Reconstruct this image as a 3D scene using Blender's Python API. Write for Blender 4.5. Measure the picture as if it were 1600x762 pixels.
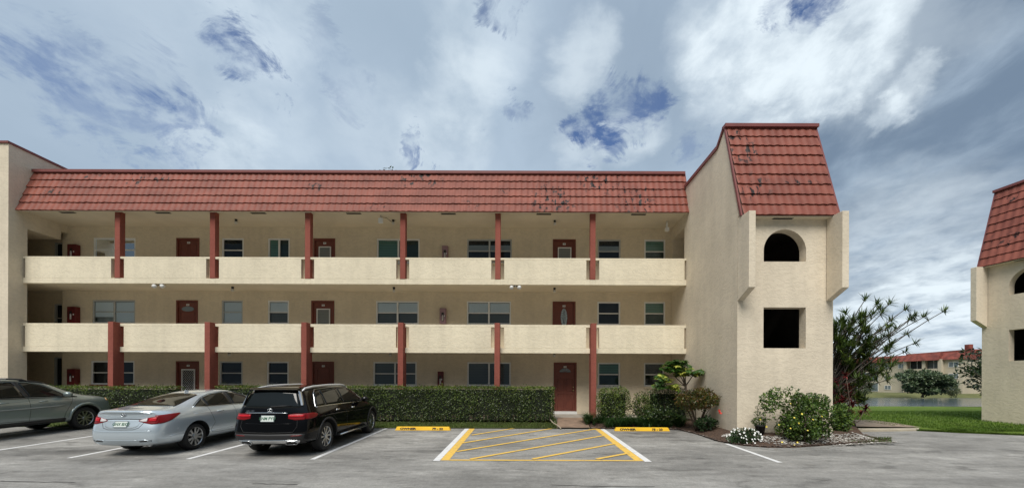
import bpy, bmesh, math, random
from mathutils import Vector, Matrix, Quaternion
from mathutils.bvhtree import BVHTree
R = math.radians
rnd = random.Random(7)
sc = bpy.context.scene
COL = sc.collection
for o in list(bpy.data.objects):
    bpy.data.objects.remove(o)

# ---------------------------------------------------------------- camera
CAM_Z = 1.6
FPX, PX, PY, ROLL = 600.0, 815.0, 600.0, R(0.2)
cam_d = bpy.data.cameras.new('camera')
cam = bpy.data.objects.new('camera', cam_d); COL.objects.link(cam)
cam.location = (0, 0, CAM_Z)
cam.rotation_euler = (Matrix.Rotation(R(90), 4, 'X') @ Matrix.Rotation(ROLL, 4, 'Z')).to_euler()
cam_d.sensor_width = 36.0
cam_d.lens = 36.0 * FPX / 1600.0
cam_d.shift_x = (800 - PX) / 1600.0
cam_d.shift_y = (PY - 381) / 1600.0
cam_d.clip_start = 0.05; cam_d.clip_end = 3000
sc.camera = cam

# ---------------------------------------------------------------- exposure
sc.view_settings.view_transform = 'Standard'
sc.view_settings.look = 'None'
sc.view_settings.exposure = 1.62
sc.view_settings.gamma = 1.0
sc.view_settings.use_curve_mapping = False

# ---------------------------------------------------------------- sun
SUN_EL, SUN_AZ = R(54), R(197)          # azimuth clockwise from +Y
sd = Vector((math.sin(SUN_AZ)*math.cos(SUN_EL), math.cos(SUN_AZ)*math.cos(SUN_EL), math.sin(SUN_EL)))
sun_d = bpy.data.lights.new('sun', 'SUN'); sun = bpy.data.objects.new('sun', sun_d); COL.objects.link(sun)
sun_d.energy = 1.25; sun_d.angle = R(34); sun_d.color = (1.0, 0.95, 0.87)
sun.rotation_euler = sd.to_track_quat('Z', 'Y').to_euler()
sun.location = (0, -10, 30)

# ---------------------------------------------------------------- world: sky with a broken overcast
def build_world():
    w = bpy.data.worlds.new('World'); sc.world = w; w.use_nodes = True
    nt = w.node_tree; nt.nodes.clear(); N = nt.nodes.new; L = nt.links.new
    out = N('ShaderNodeOutputWorld'); bg = N('ShaderNodeBackground'); L(bg.outputs[0], out.inputs[0])
    bg.inputs[1].default_value = 0.1
    sky = N('ShaderNodeTexSky'); sky.sky_type = 'NISHITA'; sky.sun_disc = False
    sky.sun_elevation = SUN_EL; sky.sun_rotation = SUN_AZ; sky.air_density = 1.0; sky.dust_density = 1.5
    tc = N('ShaderNodeTexCoord')
    nrm = N('ShaderNodeVectorMath'); nrm.operation = 'NORMALIZE'; L(tc.outputs['Generated'], nrm.inputs[0])
    D = nrm.outputs[0]
    def math_(op, a, b=None, c=None, clamp=False):
        n = N('ShaderNodeMath'); n.operation = op; n.use_clamp = clamp
        for i, v in enumerate((a, b, c)):
            if v is None: continue
            if isinstance(v, (int, float)): n.inputs[i].default_value = v
            else: L(v, n.inputs[i])
        return n.outputs[0]
    def vm(op, a, b=None, s=None):
        n = N('ShaderNodeVectorMath'); n.operation = op
        for i, v in enumerate((a, b)):
            if v is None: continue
            if isinstance(v, (tuple, Vector)): n.inputs[i].default_value = v
            else: L(v, n.inputs[i])
        if s is not None: n.inputs['Scale'].default_value = s
        return n.outputs['Value'] if op == 'DOT_PRODUCT' else n.outputs[0]
    # cloud layer coordinates: direction cast on a flat layer
    sep = N('ShaderNodeSeparateXYZ'); L(D, sep.inputs[0])
    zz = math_('ADD', math_('MAXIMUM', sep.outputs[2], 0.0), 0.22)
    cx = math_('DIVIDE', sep.outputs[0], zz); cy = math_('DIVIDE', sep.outputs[1], zz)
    cmb = N('ShaderNodeCombineXYZ'); L(cx, cmb.inputs[0]); L(cy, cmb.inputs[1])
    P = cmb.outputs[0]
    def noise(vec, scale, detail=8, rough=0.55, dist=0.0, out='Fac'):
        n = N('ShaderNodeTexNoise'); n.inputs['Scale'].default_value = scale; n.inputs['Detail'].default_value = detail
        n.inputs['Roughness'].default_value = rough; n.inputs['Distortion'].default_value = dist
        L(vec, n.inputs['Vector']); return n.outputs[out]
    def mp(vec, loc=(0,0,0), rot=(0,0,0), sca=(1,1,1)):
        n = N('ShaderNodeMapping'); L(vec, n.inputs[0]); n.inputs[1].default_value = loc
        n.inputs[2].default_value = rot; n.inputs[3].default_value = sca; return n.outputs[0]
    n1 = noise(mp(P, (3.1, .7, 0), (0, 0, R(35)), (1.0, .55, 1)), 1.5, 7, .5, .35)
    n2 = noise(mp(P, (9.1, 4.7, 0), (0, 0, R(30)), (1.3, .8, 1)), 4.6, 9, .58, .3)
    n3 = noise(P, 11.0, 8, .6, .2)
    wv = noise(P, 2.6, 7, .62, 0.4, 'Color')
    wv = vm('SCALE', vm('SUBTRACT', wv, (.5, .5, .5)), s=.20)
    wv2 = vm('SCALE', vm('SUBTRACT', noise(P, 9.0, 6, .6, 0.2, 'Color'), (.5, .5, .5)), s=.07)
    DW = vm('NORMALIZE', vm('ADD', vm('ADD', D, wv), wv2))
    def pdir(x, y): return Vector((x - PX, FPX, PY - y)).normalized()
    wv3 = vm('SCALE', vm('SUBTRACT', noise(P, 5.5, 9, .7, 0.8, 'Color'), (.5, .5, .5)), s=.26)
    DH = vm('NORMALIZE', vm('ADD', vm('ADD', D, wv), wv3))
    def blob(x, y, r_in, r_out, W=None):
        d = vm('DOT_PRODUCT', W or DW, pdir(x, y))
        n = N('ShaderNodeMapRange'); n.interpolation_type = 'SMOOTHSTEP'; L(d, n.inputs[0])
        n.inputs[1].default_value = math.cos(R(r_out)); n.inputs[2].default_value = math.cos(R(r_in))
        return n.outputs[0]
    def ssum(bs):
        a = bs[0]
        for b in bs[1:]: a = math_('ADD', a, b)
        return math_('MINIMUM', a, 1.0)
    def scl(b, k): return math_('MULTIPLY', b, k)
    def mix(f, a, b):
        n = N('ShaderNodeMix'); n.data_type = 'RGBA'
        if isinstance(f, (int, float)): n.inputs[0].default_value = f
        else: L(f, n.inputs[0])
        for i, v in ((6, a), (7, b)):
            if isinstance(v, tuple): n.inputs[i].default_value = (*v, 1)
            else: L(v, n.inputs[i])
        return n.outputs[2]
    def ramp(v, a, b):
        n = N('ShaderNodeMapRange'); n.interpolation_type = 'SMOOTHSTEP'; L(v, n.inputs[0])
        n.inputs[1].default_value = a; n.inputs[2].default_value = b; return n.outputs[0]
    K = CLOUD_K
    grey = tuple(K*c for c in (.345, .440, .545)); light = tuple(K*c for c in (.435, .535, .650))
    slate = tuple(K*c for c in (.165, .230, .320)); white = tuple(K*c for c in (.74, .83, .89))
    base = mix(ramp(math_('ADD', scl(n1, .75), scl(n2, .25)), .34, .70), grey, light)
    # darker belly of the cloud bank to the right
    dark = ssum([blob(1480, 210, 8, 24), scl(blob(1640, 120, 5, 20), .9), scl(blob(1000, 110, 4, 17), .45), scl(blob(1330, 300, 4, 14), .5), scl(blob(30, 60, 3, 20), .15), scl(blob(620, 150, 3, 14), .12)])
    dark = math_('MULTIPLY', dark, ramp(n2, .1, .62))
    base = mix(dark, base, slate)
    bank = math_('MULTIPLY', ramp(math_('MULTIPLY', sep.outputs[1], -1.0), .0, .35), ramp(math_('MULTIPLY', sep.outputs[2], -1.0), -.62, -.30))  # unseen dark band added low behind the camera to darken reflections
    base = mix(scl(bank, .9), base, tuple(K*c for c in (.05, .06, .065)))
    # bright edges and the glare where the sun stands behind the cloud
    br = ssum([scl(blob(1195, 95, 1.0, 9.0), .95), scl(blob(1280, 55, 1.0, 7.5), .75), scl(blob(1120, 60, 1, 6), .5), scl(blob(1400, 60, 1, 8), .3), scl(blob(1420, 130, .3, 2.6), .35), scl(blob(1380, 160, .3, 2.4), .35),
               scl(blob(760, 35, 1, 7), .34), scl(blob(905, 95, .5, 4.5), .55), scl(blob(720, 130, 1, 6), .4), scl(blob(980, 225, .5, 5), .55), scl(blob(905, 235, .5, 4), .4),
               scl(blob(300, 30, 1, 9), .15), scl(blob(420, 40, 1, 6), .3), scl(blob(430, 235, 1, 8), .25), scl(blob(600, 215, 1, 7), .25), scl(blob(350, 240, 1, 6), .35), scl(blob(700, 240, 1, 7), .35),
               scl(blob(1400, 430, 3, 12), .55), scl(blob(1480, 540, 3, 12), .55), scl(blob(1350, 560, 2, 9), .5)])
    tex = math_('ADD', scl(n2, .6), scl(n3, .4))
    br = math_('MULTIPLY', br, ramp(tex, .24, .60))
    base = mix(math_('MINIMUM', br, 1.0), base, white)
    # thin horizontal dark bars low on the right
    bars = noise(mp(D, (0, 0, 0), (0, 0, 0), (2.2, 2.2, 14)), 2.0, 6, .55, .3)
    low = math_('MULTIPLY', blob(1430, 470, 6, 20), ramp(bars, .48, .66))
    base = mix(scl(low, .32), base, tuple(K*c for c in (.22, .29, .37)))
    # holes of blue sky
    hole = ssum([scl(blob(380, 88, .3, 3.6, DH), .95), scl(blob(275, 190, .3, 4.0, DH), .6), scl(blob(240, 130, .2, 3.2, DH), .35), scl(blob(135, 150, .2, 4.2, DH), .45), scl(blob(60, 110, .2, 3.5, DH), .25),
                 scl(blob(500, 60, .2, 2.5, DH), .25), scl(blob(545, 120, .2, 3, DH), .25), scl(blob(930, 195, .3, 3.8, DH), .95), scl(blob(1000, 178, .2, 3.0, DH), .9), scl(blob(935, 240, .2, 2.6, DH), .7), scl(blob(790, 175, .1, 2.0, DH), .5),
                 scl(blob(652, 236, .1, 1.8, DH), .7), scl(blob(1255, 8, .3, 3.4, DH), .9), scl(blob(1195, 18, .3, 2.6, DH), .6), scl(blob(795, 2, .2, 2.4, DH), .8), scl(blob(1080, 245, .2, 2.4, DH), .4)])
    hole = math_('MULTIPLY', hole, ramp(n3, .34, .60))
    hs = N('ShaderNodeVectorMath'); hs.operation = 'MULTIPLY'; L(sky.outputs[0], hs.inputs[0]); hs.inputs[1].default_value = SKY_TINT
    base = mix(hole, base, hs.outputs[0])
    L(base, bg.inputs[0])
CLOUD_K = 3.7
SKY_TINT = (.30, .34, .42)
build_world()

# ---------------------------------------------------------------- helpers
MATS = {}
def srgb(r, g, b):
    f = lambda c: (c/255/12.92) if c/255 <= .04045 else ((c/255+.055)/1.055)**2.4
    return (f(r), f(g), f(b))
def mat(name, color, rough=.6, metal=0.0, var=0.0, vscale=3.0, bump=0.0, bscale=40.0, coat=0.0, spec=.5, emis=None, sub=None, obj_coord=True):
    if name in MATS: return MATS[name]
    m = bpy.data.materials.new(name); m.use_nodes = True
    nt = m.node_tree; p = nt.nodes['Principled BSDF']
    p.inputs['Base Color'].default_value = (*color, 1); p.inputs['Roughness'].default_value = rough
    p.inputs['Metallic'].default_value = metal; p.inputs['Coat Weight'].default_value = coat
    p.inputs['Specular IOR Level'].default_value = spec; p.inputs['Coat Roughness'].default_value = .04
    N = nt.nodes.new; L = nt.links.new
    tc = N('ShaderNodeTexCoord')
    if var > 0:
        n = N('ShaderNodeTexNoise'); n.inputs['Scale'].default_value = vscale; n.inputs['Detail'].default_value = 6
        L(tc.outputs['Object'], n.inputs['Vector'])
        mr = N('ShaderNodeMapRange'); L(n.outputs['Fac'], mr.inputs[0]); mr.inputs[1].default_value = .3; mr.inputs[2].default_value = .7
        mr.inputs[3].default_value = 1 - var; mr.inputs[4].default_value = 1 + var
        mx = N('ShaderNodeVectorMath'); mx.operation = 'SCALE'; mx.inputs[0].default_value = color; L(mr.outputs[0], mx.inputs['Scale'])
        L(mx.outputs[0], p.inputs['Base Color'])
    if bump > 0:
        n = N('ShaderNodeTexNoise'); n.inputs['Scale'].default_value = bscale; n.inputs['Detail'].default_value = 5
        L(tc.outputs['Object'], n.inputs['Vector'])
        b = N('ShaderNodeBump'); b.inputs['Strength'].default_value = bump; b.inputs['Distance'].default_value = .02
        L(n.outputs['Fac'], b.inputs['Height']); L(b.outputs[0], p.inputs['Normal'])
    MATS[name] = m
    return m
def mat_stucco(name, color, strength=.6, dirt=.12):
    """hand trowelled stucco: long flakes and ridges, faint stains"""
    if name in MATS: return MATS[name]
    m = bpy.data.materials.new(name); m.use_nodes = True
    nt = m.node_tree; p = nt.nodes['Principled BSDF']; p.inputs['Roughness'].default_value = .92
    p.inputs['Specular IOR Level'].default_value = .2
    N = nt.nodes.new; L = nt.links.new
    g = N('ShaderNodeNewGeometry')
    mp = N('ShaderNodeMapping'); L(g.outputs['Position'], mp.inputs[0]); mp.inputs[3].default_value = (1, 1, 1.7)
    n1 = N('ShaderNodeTexNoise'); n1.inputs['Scale'].default_value = 4.5; n1.inputs['Detail'].default_value = 4; n1.inputs['Roughness'].default_value = .6; n1.inputs['Distortion'].default_value = 1.6
    L(mp.outputs[0], n1.inputs['Vector'])
    r1 = N('ShaderNodeMapRange'); r1.interpolation_type = 'SMOOTHSTEP'; L(n1.outputs['Fac'], r1.inputs[0]); r1.inputs[1].default_value = .44; r1.inputs[2].default_value = .53
    n2 = N('ShaderNodeTexNoise'); n2.inputs['Scale'].default_value = 26; n2.inputs['Detail'].default_value = 6; n2.inputs['Roughness'].default_value = .65
    L(mp.outputs[0], n2.inputs['Vector'])
    ad = N('ShaderNodeMath'); ad.operation = 'MULTIPLY_ADD'; L(n2.outputs['Fac'], ad.inputs[0]); ad.inputs[1].default_value = .8; L(r1.outputs[0], ad.inputs[2])
    b = N('ShaderNodeBump'); b.inputs['Strength'].default_value = strength; b.inputs['Distance'].default_value = .02
    L(ad.outputs[0], b.inputs['Height']); L(b.outputs[0], p.inputs['Normal'])
    # broad uneven paint + vertical rain streaks
    n3 = N('ShaderNodeTexNoise'); n3.inputs['Scale'].default_value = .9; n3.inputs['Detail'].default_value = 7; L(g.outputs['Position'], n3.inputs['Vector'])
    mp2 = N('ShaderNodeMapping'); L(g.outputs['Position'], mp2.inputs[0]); mp2.inputs[3].default_value = (2.4, 2.4, .22)
    n4 = N('ShaderNodeTexNoise'); n4.inputs['Scale'].default_value = 1.3; n4.inputs['Detail'].default_value = 6; L(mp2.outputs[0], n4.inputs['Vector'])
    sm = N('ShaderNodeMath'); sm.operation = 'ADD'; L(n3.outputs['Fac'], sm.inputs[0]); L(n4.outputs['Fac'], sm.inputs[1])
    mr = N('ShaderNodeMapRange'); L(sm.outputs[0], mr.inputs[0]); mr.inputs[1].default_value = .7; mr.inputs[2].default_value = 1.3
    mr.inputs[3].default_value = 1 - dirt; mr.inputs[4].default_value = 1 + dirt*.6
    mx = N('ShaderNodeVectorMath'); mx.operation = 'SCALE'; mx.inputs[0].default_value = color; L(mr.outputs[0], mx.inputs['Scale'])
    m2 = N('ShaderNodeMapRange'); L(r1.outputs[0], m2.inputs[0]); m2.inputs[3].default_value = .955; m2.inputs[4].default_value = 1.02
    mx2 = N('ShaderNodeVectorMath'); mx2.operation = 'SCALE'; L(mx.outputs[0], mx2.inputs[0]); L(m2.outputs[0], mx2.inputs['Scale'])
    L(mx2.outputs[0], p.inputs['Base Color'])
    MATS[name] = m; return m

def tag(o, label=None, cat=None, group=None, kind=None):
    if label: o['label'] = label
    if cat: o['category'] = cat
    if group: o['group'] = group
    if kind: o['kind'] = kind
    return o
def empty(name, loc=(0,0,0), rz=0.0):
    o = bpy.data.objects.new(name, None); COL.objects.link(o); o.location = loc; o.rotation_euler = (0, 0, rz)
    o.empty_display_size = .2
    return o
def link_mesh(name, me, mats, parent=None, world=False):
    """world=True: vertices are in world space, parent sits at its own location"""
    o = bpy.data.objects.new(name, me); COL.objects.link(o)
    if mats is not None:
        for m in (mats if isinstance(mats, (list, tuple)) else [mats]): me.materials.append(m)
    if parent is not None:
        o.parent = parent
        if world:
            pm = parent_world(parent)
            o.matrix_parent_inverse = pm.inverted()
    return o
def parent_world(p):
    m = Matrix.LocRotScale(p.location, p.rotation_euler, p.scale)
    if p.parent is not None:
        m = parent_world(p.parent) @ p.matrix_parent_inverse @ m
    return m
class MB:
    def __init__(s): s.bm = bmesh.new(); s.mi = 0
    def _f(s, vs, smooth=False):
        try:
            f = s.bm.faces.new(vs)
        except ValueError:
            return None
        f.material_index = s.mi; f.smooth = smooth
        return f
    def box(s, x0, x1, y0, y1, z0, z1):
        v = [s.bm.verts.new(p) for p in ((x0,y0,z0),(x1,y0,z0),(x1,y1,z0),(x0,y1,z0),(x0,y0,z1),(x1,y0,z1),(x1,y1,z1),(x0,y1,z1))]
        for q in ((0,3,2,1),(4,5,6,7),(0,1,5,4),(1,2,6,5),(2,3,7,6),(3,0,4,7)): s._f([v[i] for i in q])
        return v
    def quad(s, a, b, c, d): s._f([s.bm.verts.new(p) for p in (a, b, c, d)])
    def poly(s, pts): return s._f([s.bm.verts.new(p) for p in pts])
    def prism(s, pts, vec):
        """extrude polygon pts by vec"""
        a = [s.bm.verts.new(p) for p in pts]; b = [s.bm.verts.new(Vector(p)+Vector(vec)) for p in pts]
        s._f(a[::-1]); s._f(b)
        n = len(a)
        for i in range(n): s._f([a[i], a[(i+1)%n], b[(i+1)%n], b[i]])
    def cyl(s, c, r, h, axis='Z', n=20, r2=None, smooth=True, caps=True):
        r2 = r if r2 is None else r2
        def P(a, rr, t):
            x, y = rr*math.cos(a), rr*math.sin(a)
            return {'Z': (c[0]+x, c[1]+y, c[2]+t), 'X': (c[0]+t, c[1]+x, c[2]+y), 'Y': (c[0]+x, c[1]+t, c[2]-y)}[axis]
        A = [s.bm.verts.new(P(2*math.pi*i/n, r, 0)) for i in range(n)]
        B = [s.bm.verts.new(P(2*math.pi*i/n, r2, h)) for i in range(n)]
        for i in range(n): s._f([A[i], A[(i+1)%n], B[(i+1)%n], B[i]], smooth)
        if caps: s._f(A[::-1]); s._f(B)
    def tube(s, pts, rads, n=6, smooth=True, caps=True):
        pts = [Vector(p) for p in pts]
        if isinstance(rads, (int, float)): rads = [rads]*len(pts)
        rings = []
        for i, p in enumerate(pts):
            d = (pts[min(i+1, len(pts)-1)] - pts[max(i-1, 0)])
            if d.length < 1e-9: d = Vector((0,0,1))
            d.normalize()
            u = d.cross(Vector((0,0,1)))
            if u.length < .05: u = d.cross(Vector((1,0,0)))
            u.normalize(); v = d.cross(u)
            rings.append([s.bm.verts.new(p + rads[i]*(math.cos(2*math.pi*k/n)*u + math.sin(2*math.pi*k/n)*v)) for k in range(n)])
        for a, b in zip(rings, rings[1:]):
            for k in range(n): s._f([a[k], a[(k+1)%n], b[(k+1)%n], b[k]], smooth)
        if caps: s._f(rings[0][::-1]); s._f(rings[-1])
    def lathe(s, c, prof, axis='Z', n=24, smooth=True):
        """prof: (r, t) list"""
        rings = []
        for r, t in prof:
            ring = []
            for i in range(n):
                a = 2*math.pi*i/n; x, y = r*math.cos(a), r*math.sin(a)
                ring.append(s.bm.verts.new({'Z': (c[0]+x, c[1]+y, c[2]+t), 'X': (c[0]+t, c[1]+x, c[2]+y), 'Y': (c[0]+x, c[1]+t, c[2]+y)}[axis]))
            rings.append(ring)
        for a, b in zip(rings, rings[1:]):
            for k in range(n): s._f([a[k], a[(k+1)%n], b[(k+1)%n], b[k]], smooth)
    def grid(s, P, nu, nv, smooth=True):
        V = [[s.bm.verts.new(P(i/nu, j/nv)) for j in range(nv+1)] for i in range(nu+1)]
        for i in range(nu):
            for j in range(nv): s._f([V[i][j], V[i+1][j], V[i+1][j+1], V[i][j+1]], smooth)
        return V
    def build(s, name, mats, parent=None, world=False, recalc=True, weld=False):
        if weld: bmesh.ops.remove_doubles(s.bm, verts=s.bm.verts, dist=1e-4)
        if recalc: bmesh.ops.recalc_face_normals(s.bm, faces=s.bm.faces)
        me = bpy.data.meshes.new(name); s.bm.to_mesh(me); s.bm.free()
        return link_mesh(name, me, mats, parent, world)
def eval_mesh(o):
    dg = bpy.context.evaluated_depsgraph_get(); dg.update()
    me = bpy.data.meshes.new_from_object(o.evaluated_get(dg)); return me
def bevel(o, w=.01, seg=2, lim=40):
    m = o.modifiers.new('bevel', 'BEVEL'); m.width = w; m.segments = seg; m.limit_method = 'ANGLE'; m.angle_limit = R(lim); m.harden_normals = False
    return o
def bool_cut(o, cutters, solver='EXACT'):
    for c in cutters:
        m = o.modifiers.new('cut', 'BOOLEAN'); m.operation = 'DIFFERENCE'; m.object = c; m.solver = solver; m.material_mode = 'TRANSFER'
    me = eval_mesh(o); o.modifiers.clear(); old = o.data; o.data = me; bpy.data.meshes.remove(old)
    for c in cutters: bpy.data.objects.remove(c)
def text_mesh(s, size, align='CENTER', extrude=.002, bold=0.0):
    cu = bpy.data.curves.new('t', 'FONT'); cu.body = s; cu.size = size; cu.align_x = align; cu.align_y = 'CENTER'; cu.extrude = extrude; cu.offset = bold
    cu.resolution_u = 3
    o = bpy.data.objects.new('t', cu); COL.objects.link(o)
    me = eval_mesh(o); bpy.data.objects.remove(o); bpy.data.curves.remove(cu)
    return me
def add_text(name, s, size, m, parent, matrix, bold=0.0, sx=1.0, extrude=.002, label=None):
    me = text_mesh(s, size, bold=bold, extrude=extrude); me.transform(Matrix.Diagonal((sx, 1, 1, 1))); me.transform(matrix); me.materials.clear()
    o = link_mesh(name, me, m, parent)
    if label: o['label'] = label
    return o
# measuring helpers: the ray through a pixel of the photograph, met with a known plane
def ray(x, y):
    a, b = (x-PX)/FPX, (PY-y)/FPX
    c, s_ = math.cos(ROLL), math.sin(ROLL)
    return Vector((a*c - b*s_, 1.0, a*s_ + b*c))
def atY(x, y, Y):
    r = ray(x, y); return Vector((r.x*Y, Y, CAM_Z + r.z*Y))
LOT_S, LOT_Y, LOT_Z = .0327, 8.6, -.11
def lotz(y): return LOT_Z + LOT_S*(max(y, 6.0)-LOT_Y)
def onlot(x, y):
    r = ray(x, y); Y = (CAM_Z - LOT_Z + LOT_S*LOT_Y)/(LOT_S - r.z)
    return Vector((r.x*Y, Y, lotz(Y)))
# ================================================================ materials of the place
WALL = mat_stucco('tan_stucco', (.70, .605, .455), .16, .09)
RAIL = mat_stucco('cream_stucco', (.74, .665, .51), .24, .10)
TOWER = mat_stucco('tower_stucco', (.68, .60, .475), .22, .10)
STAIR_SHADE = mat('stairwell_shade', (.045, .039, .033), .9, var=.2)  # near-black: the stairwell's deep shade is put into its colour
REDP = mat_stucco('red_column_paint', (.27, .085, .064), .25, .16)
SOFF = mat('soffit_paint', (.66, .585, .45), .9, var=.06, vscale=1.2)
REDD = mat('red_door_paint', (.165, .045, .028), .5, var=.08, vscale=4, bump=.05)
COPING = mat('red_coping_paint', (.19, .055, .05), .6, var=.15, vscale=2)
ALU = mat('white_window_frame', (.78, .78, .76), .45, var=.05)
GREYALU = mat('grey_window_frame', (.45, .46, .45), .45, var=.05)
DARK = mat('dark_room', (.020, .024, .026), .9, var=.3, vscale=1.5)
DARKG = mat('green_dark_room', (.035, .075, .062), .8, var=.3, vscale=2)
BLACK = mat('black_paint', (.012, .012, .012), .6)
WHITEP = mat('white_paint', (.75, .75, .73), .5, var=.04)
CONC = mat('concrete', (.30, .27, .23), .9, var=.18, vscale=4, bump=.3)
BRICKC = mat('brown_path_concrete', (.22, .15, .105), .9, var=.3, vscale=3, bump=.4)
def mat_glass():
    m = bpy.data.materials.new('window_glass'); m.use_nodes = True; nt = m.node_tree; nt.nodes.clear()
    N = nt.nodes.new; L = nt.links.new
    o = N('ShaderNodeOutputMaterial'); mx = N('ShaderNodeMixShader'); tr = N('ShaderNodeBsdfTransparent'); gl = N('ShaderNodeBsdfGlossy')
    tr.inputs[0].default_value = (.93, .96, .95, 1); gl.inputs['Roughness'].default_value = .03; gl.inputs[0].default_value = (.8, .9, 1, 1)
    fr = N('ShaderNodeFresnel'); fr.inputs[0].default_value = 1.5
    ad = N('ShaderNodeMath'); ad.operation = 'ADD'; ad.inputs[1].default_value = .02; L(fr.outputs[0], ad.inputs[0])
    tc = N('ShaderNodeTexCoord'); n = N('ShaderNodeTexNoise'); n.inputs['Scale'].default_value = 1.4; n.inputs['Detail'].default_value = 2; L(tc.outputs['Object'], n.inputs[0])
    b = N('ShaderNodeBump'); b.inputs['Strength'].default_value = .10; b.inputs['Distance'].default_value = .04; L(n.outputs[0], b.inputs['Height']); L(b.outputs[0], gl.inputs['Normal'])
    L(ad.outputs[0], mx.inputs[0]); L(tr.outputs[0], mx.inputs[1]); L(gl.outputs[0], mx.inputs[2]); L(mx.outputs[0], o.inputs[0])
    return m
GLASS = mat_glass()
def mat_blind(name, col, period=.05, amt=.25, horiz=True):
    m = bpy.data.materials.new(name); m.use_nodes = True; nt = m.node_tree; p = nt.nodes['Principled BSDF']; p.inputs['Roughness'].default_value = .6
    N = nt.nodes.new; L = nt.links.new
    g = N('ShaderNodeNewGeometry'); s = N('ShaderNodeSeparateXYZ'); L(g.outputs['Position'], s.inputs[0])
    a = N('ShaderNodeMath'); a.operation = 'MODULO'; L(s.outputs[2 if horiz else 0], a.inputs[0]); a.inputs[1].default_value = period
    a2 = N('ShaderNodeMath'); a2.operation = 'ABSOLUTE'; L(a.outputs[0], a2.inputs[0])
    mr = N('ShaderNodeMapRange'); L(a2.outputs[0], mr.inputs[0]); mr.inputs[2].default_value = period; mr.inputs[3].default_value = 1-amt; mr.inputs[4].default_value = 1+amt*.4
    mx = N('ShaderNodeVectorMath'); mx.operation = 'SCALE'; mx.inputs[0].default_value = col; L(mr.outputs[0], mx.inputs['Scale']); L(mx.outputs[0], p.inputs['Base Color'])
    return m
BLIND_W = mat_blind('white_blind', (.90, .92, .92), .05, .07)
BLIND_G = mat_blind('grey_blind', (.42, .45, .46), .05, .3)
BLIND_GR = mat_blind('green_shade', (.17, .33, .26), .11, .25)
BLIND_D = mat_blind('dark_screen', (.19, .205, .20), .07, .2)

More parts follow.
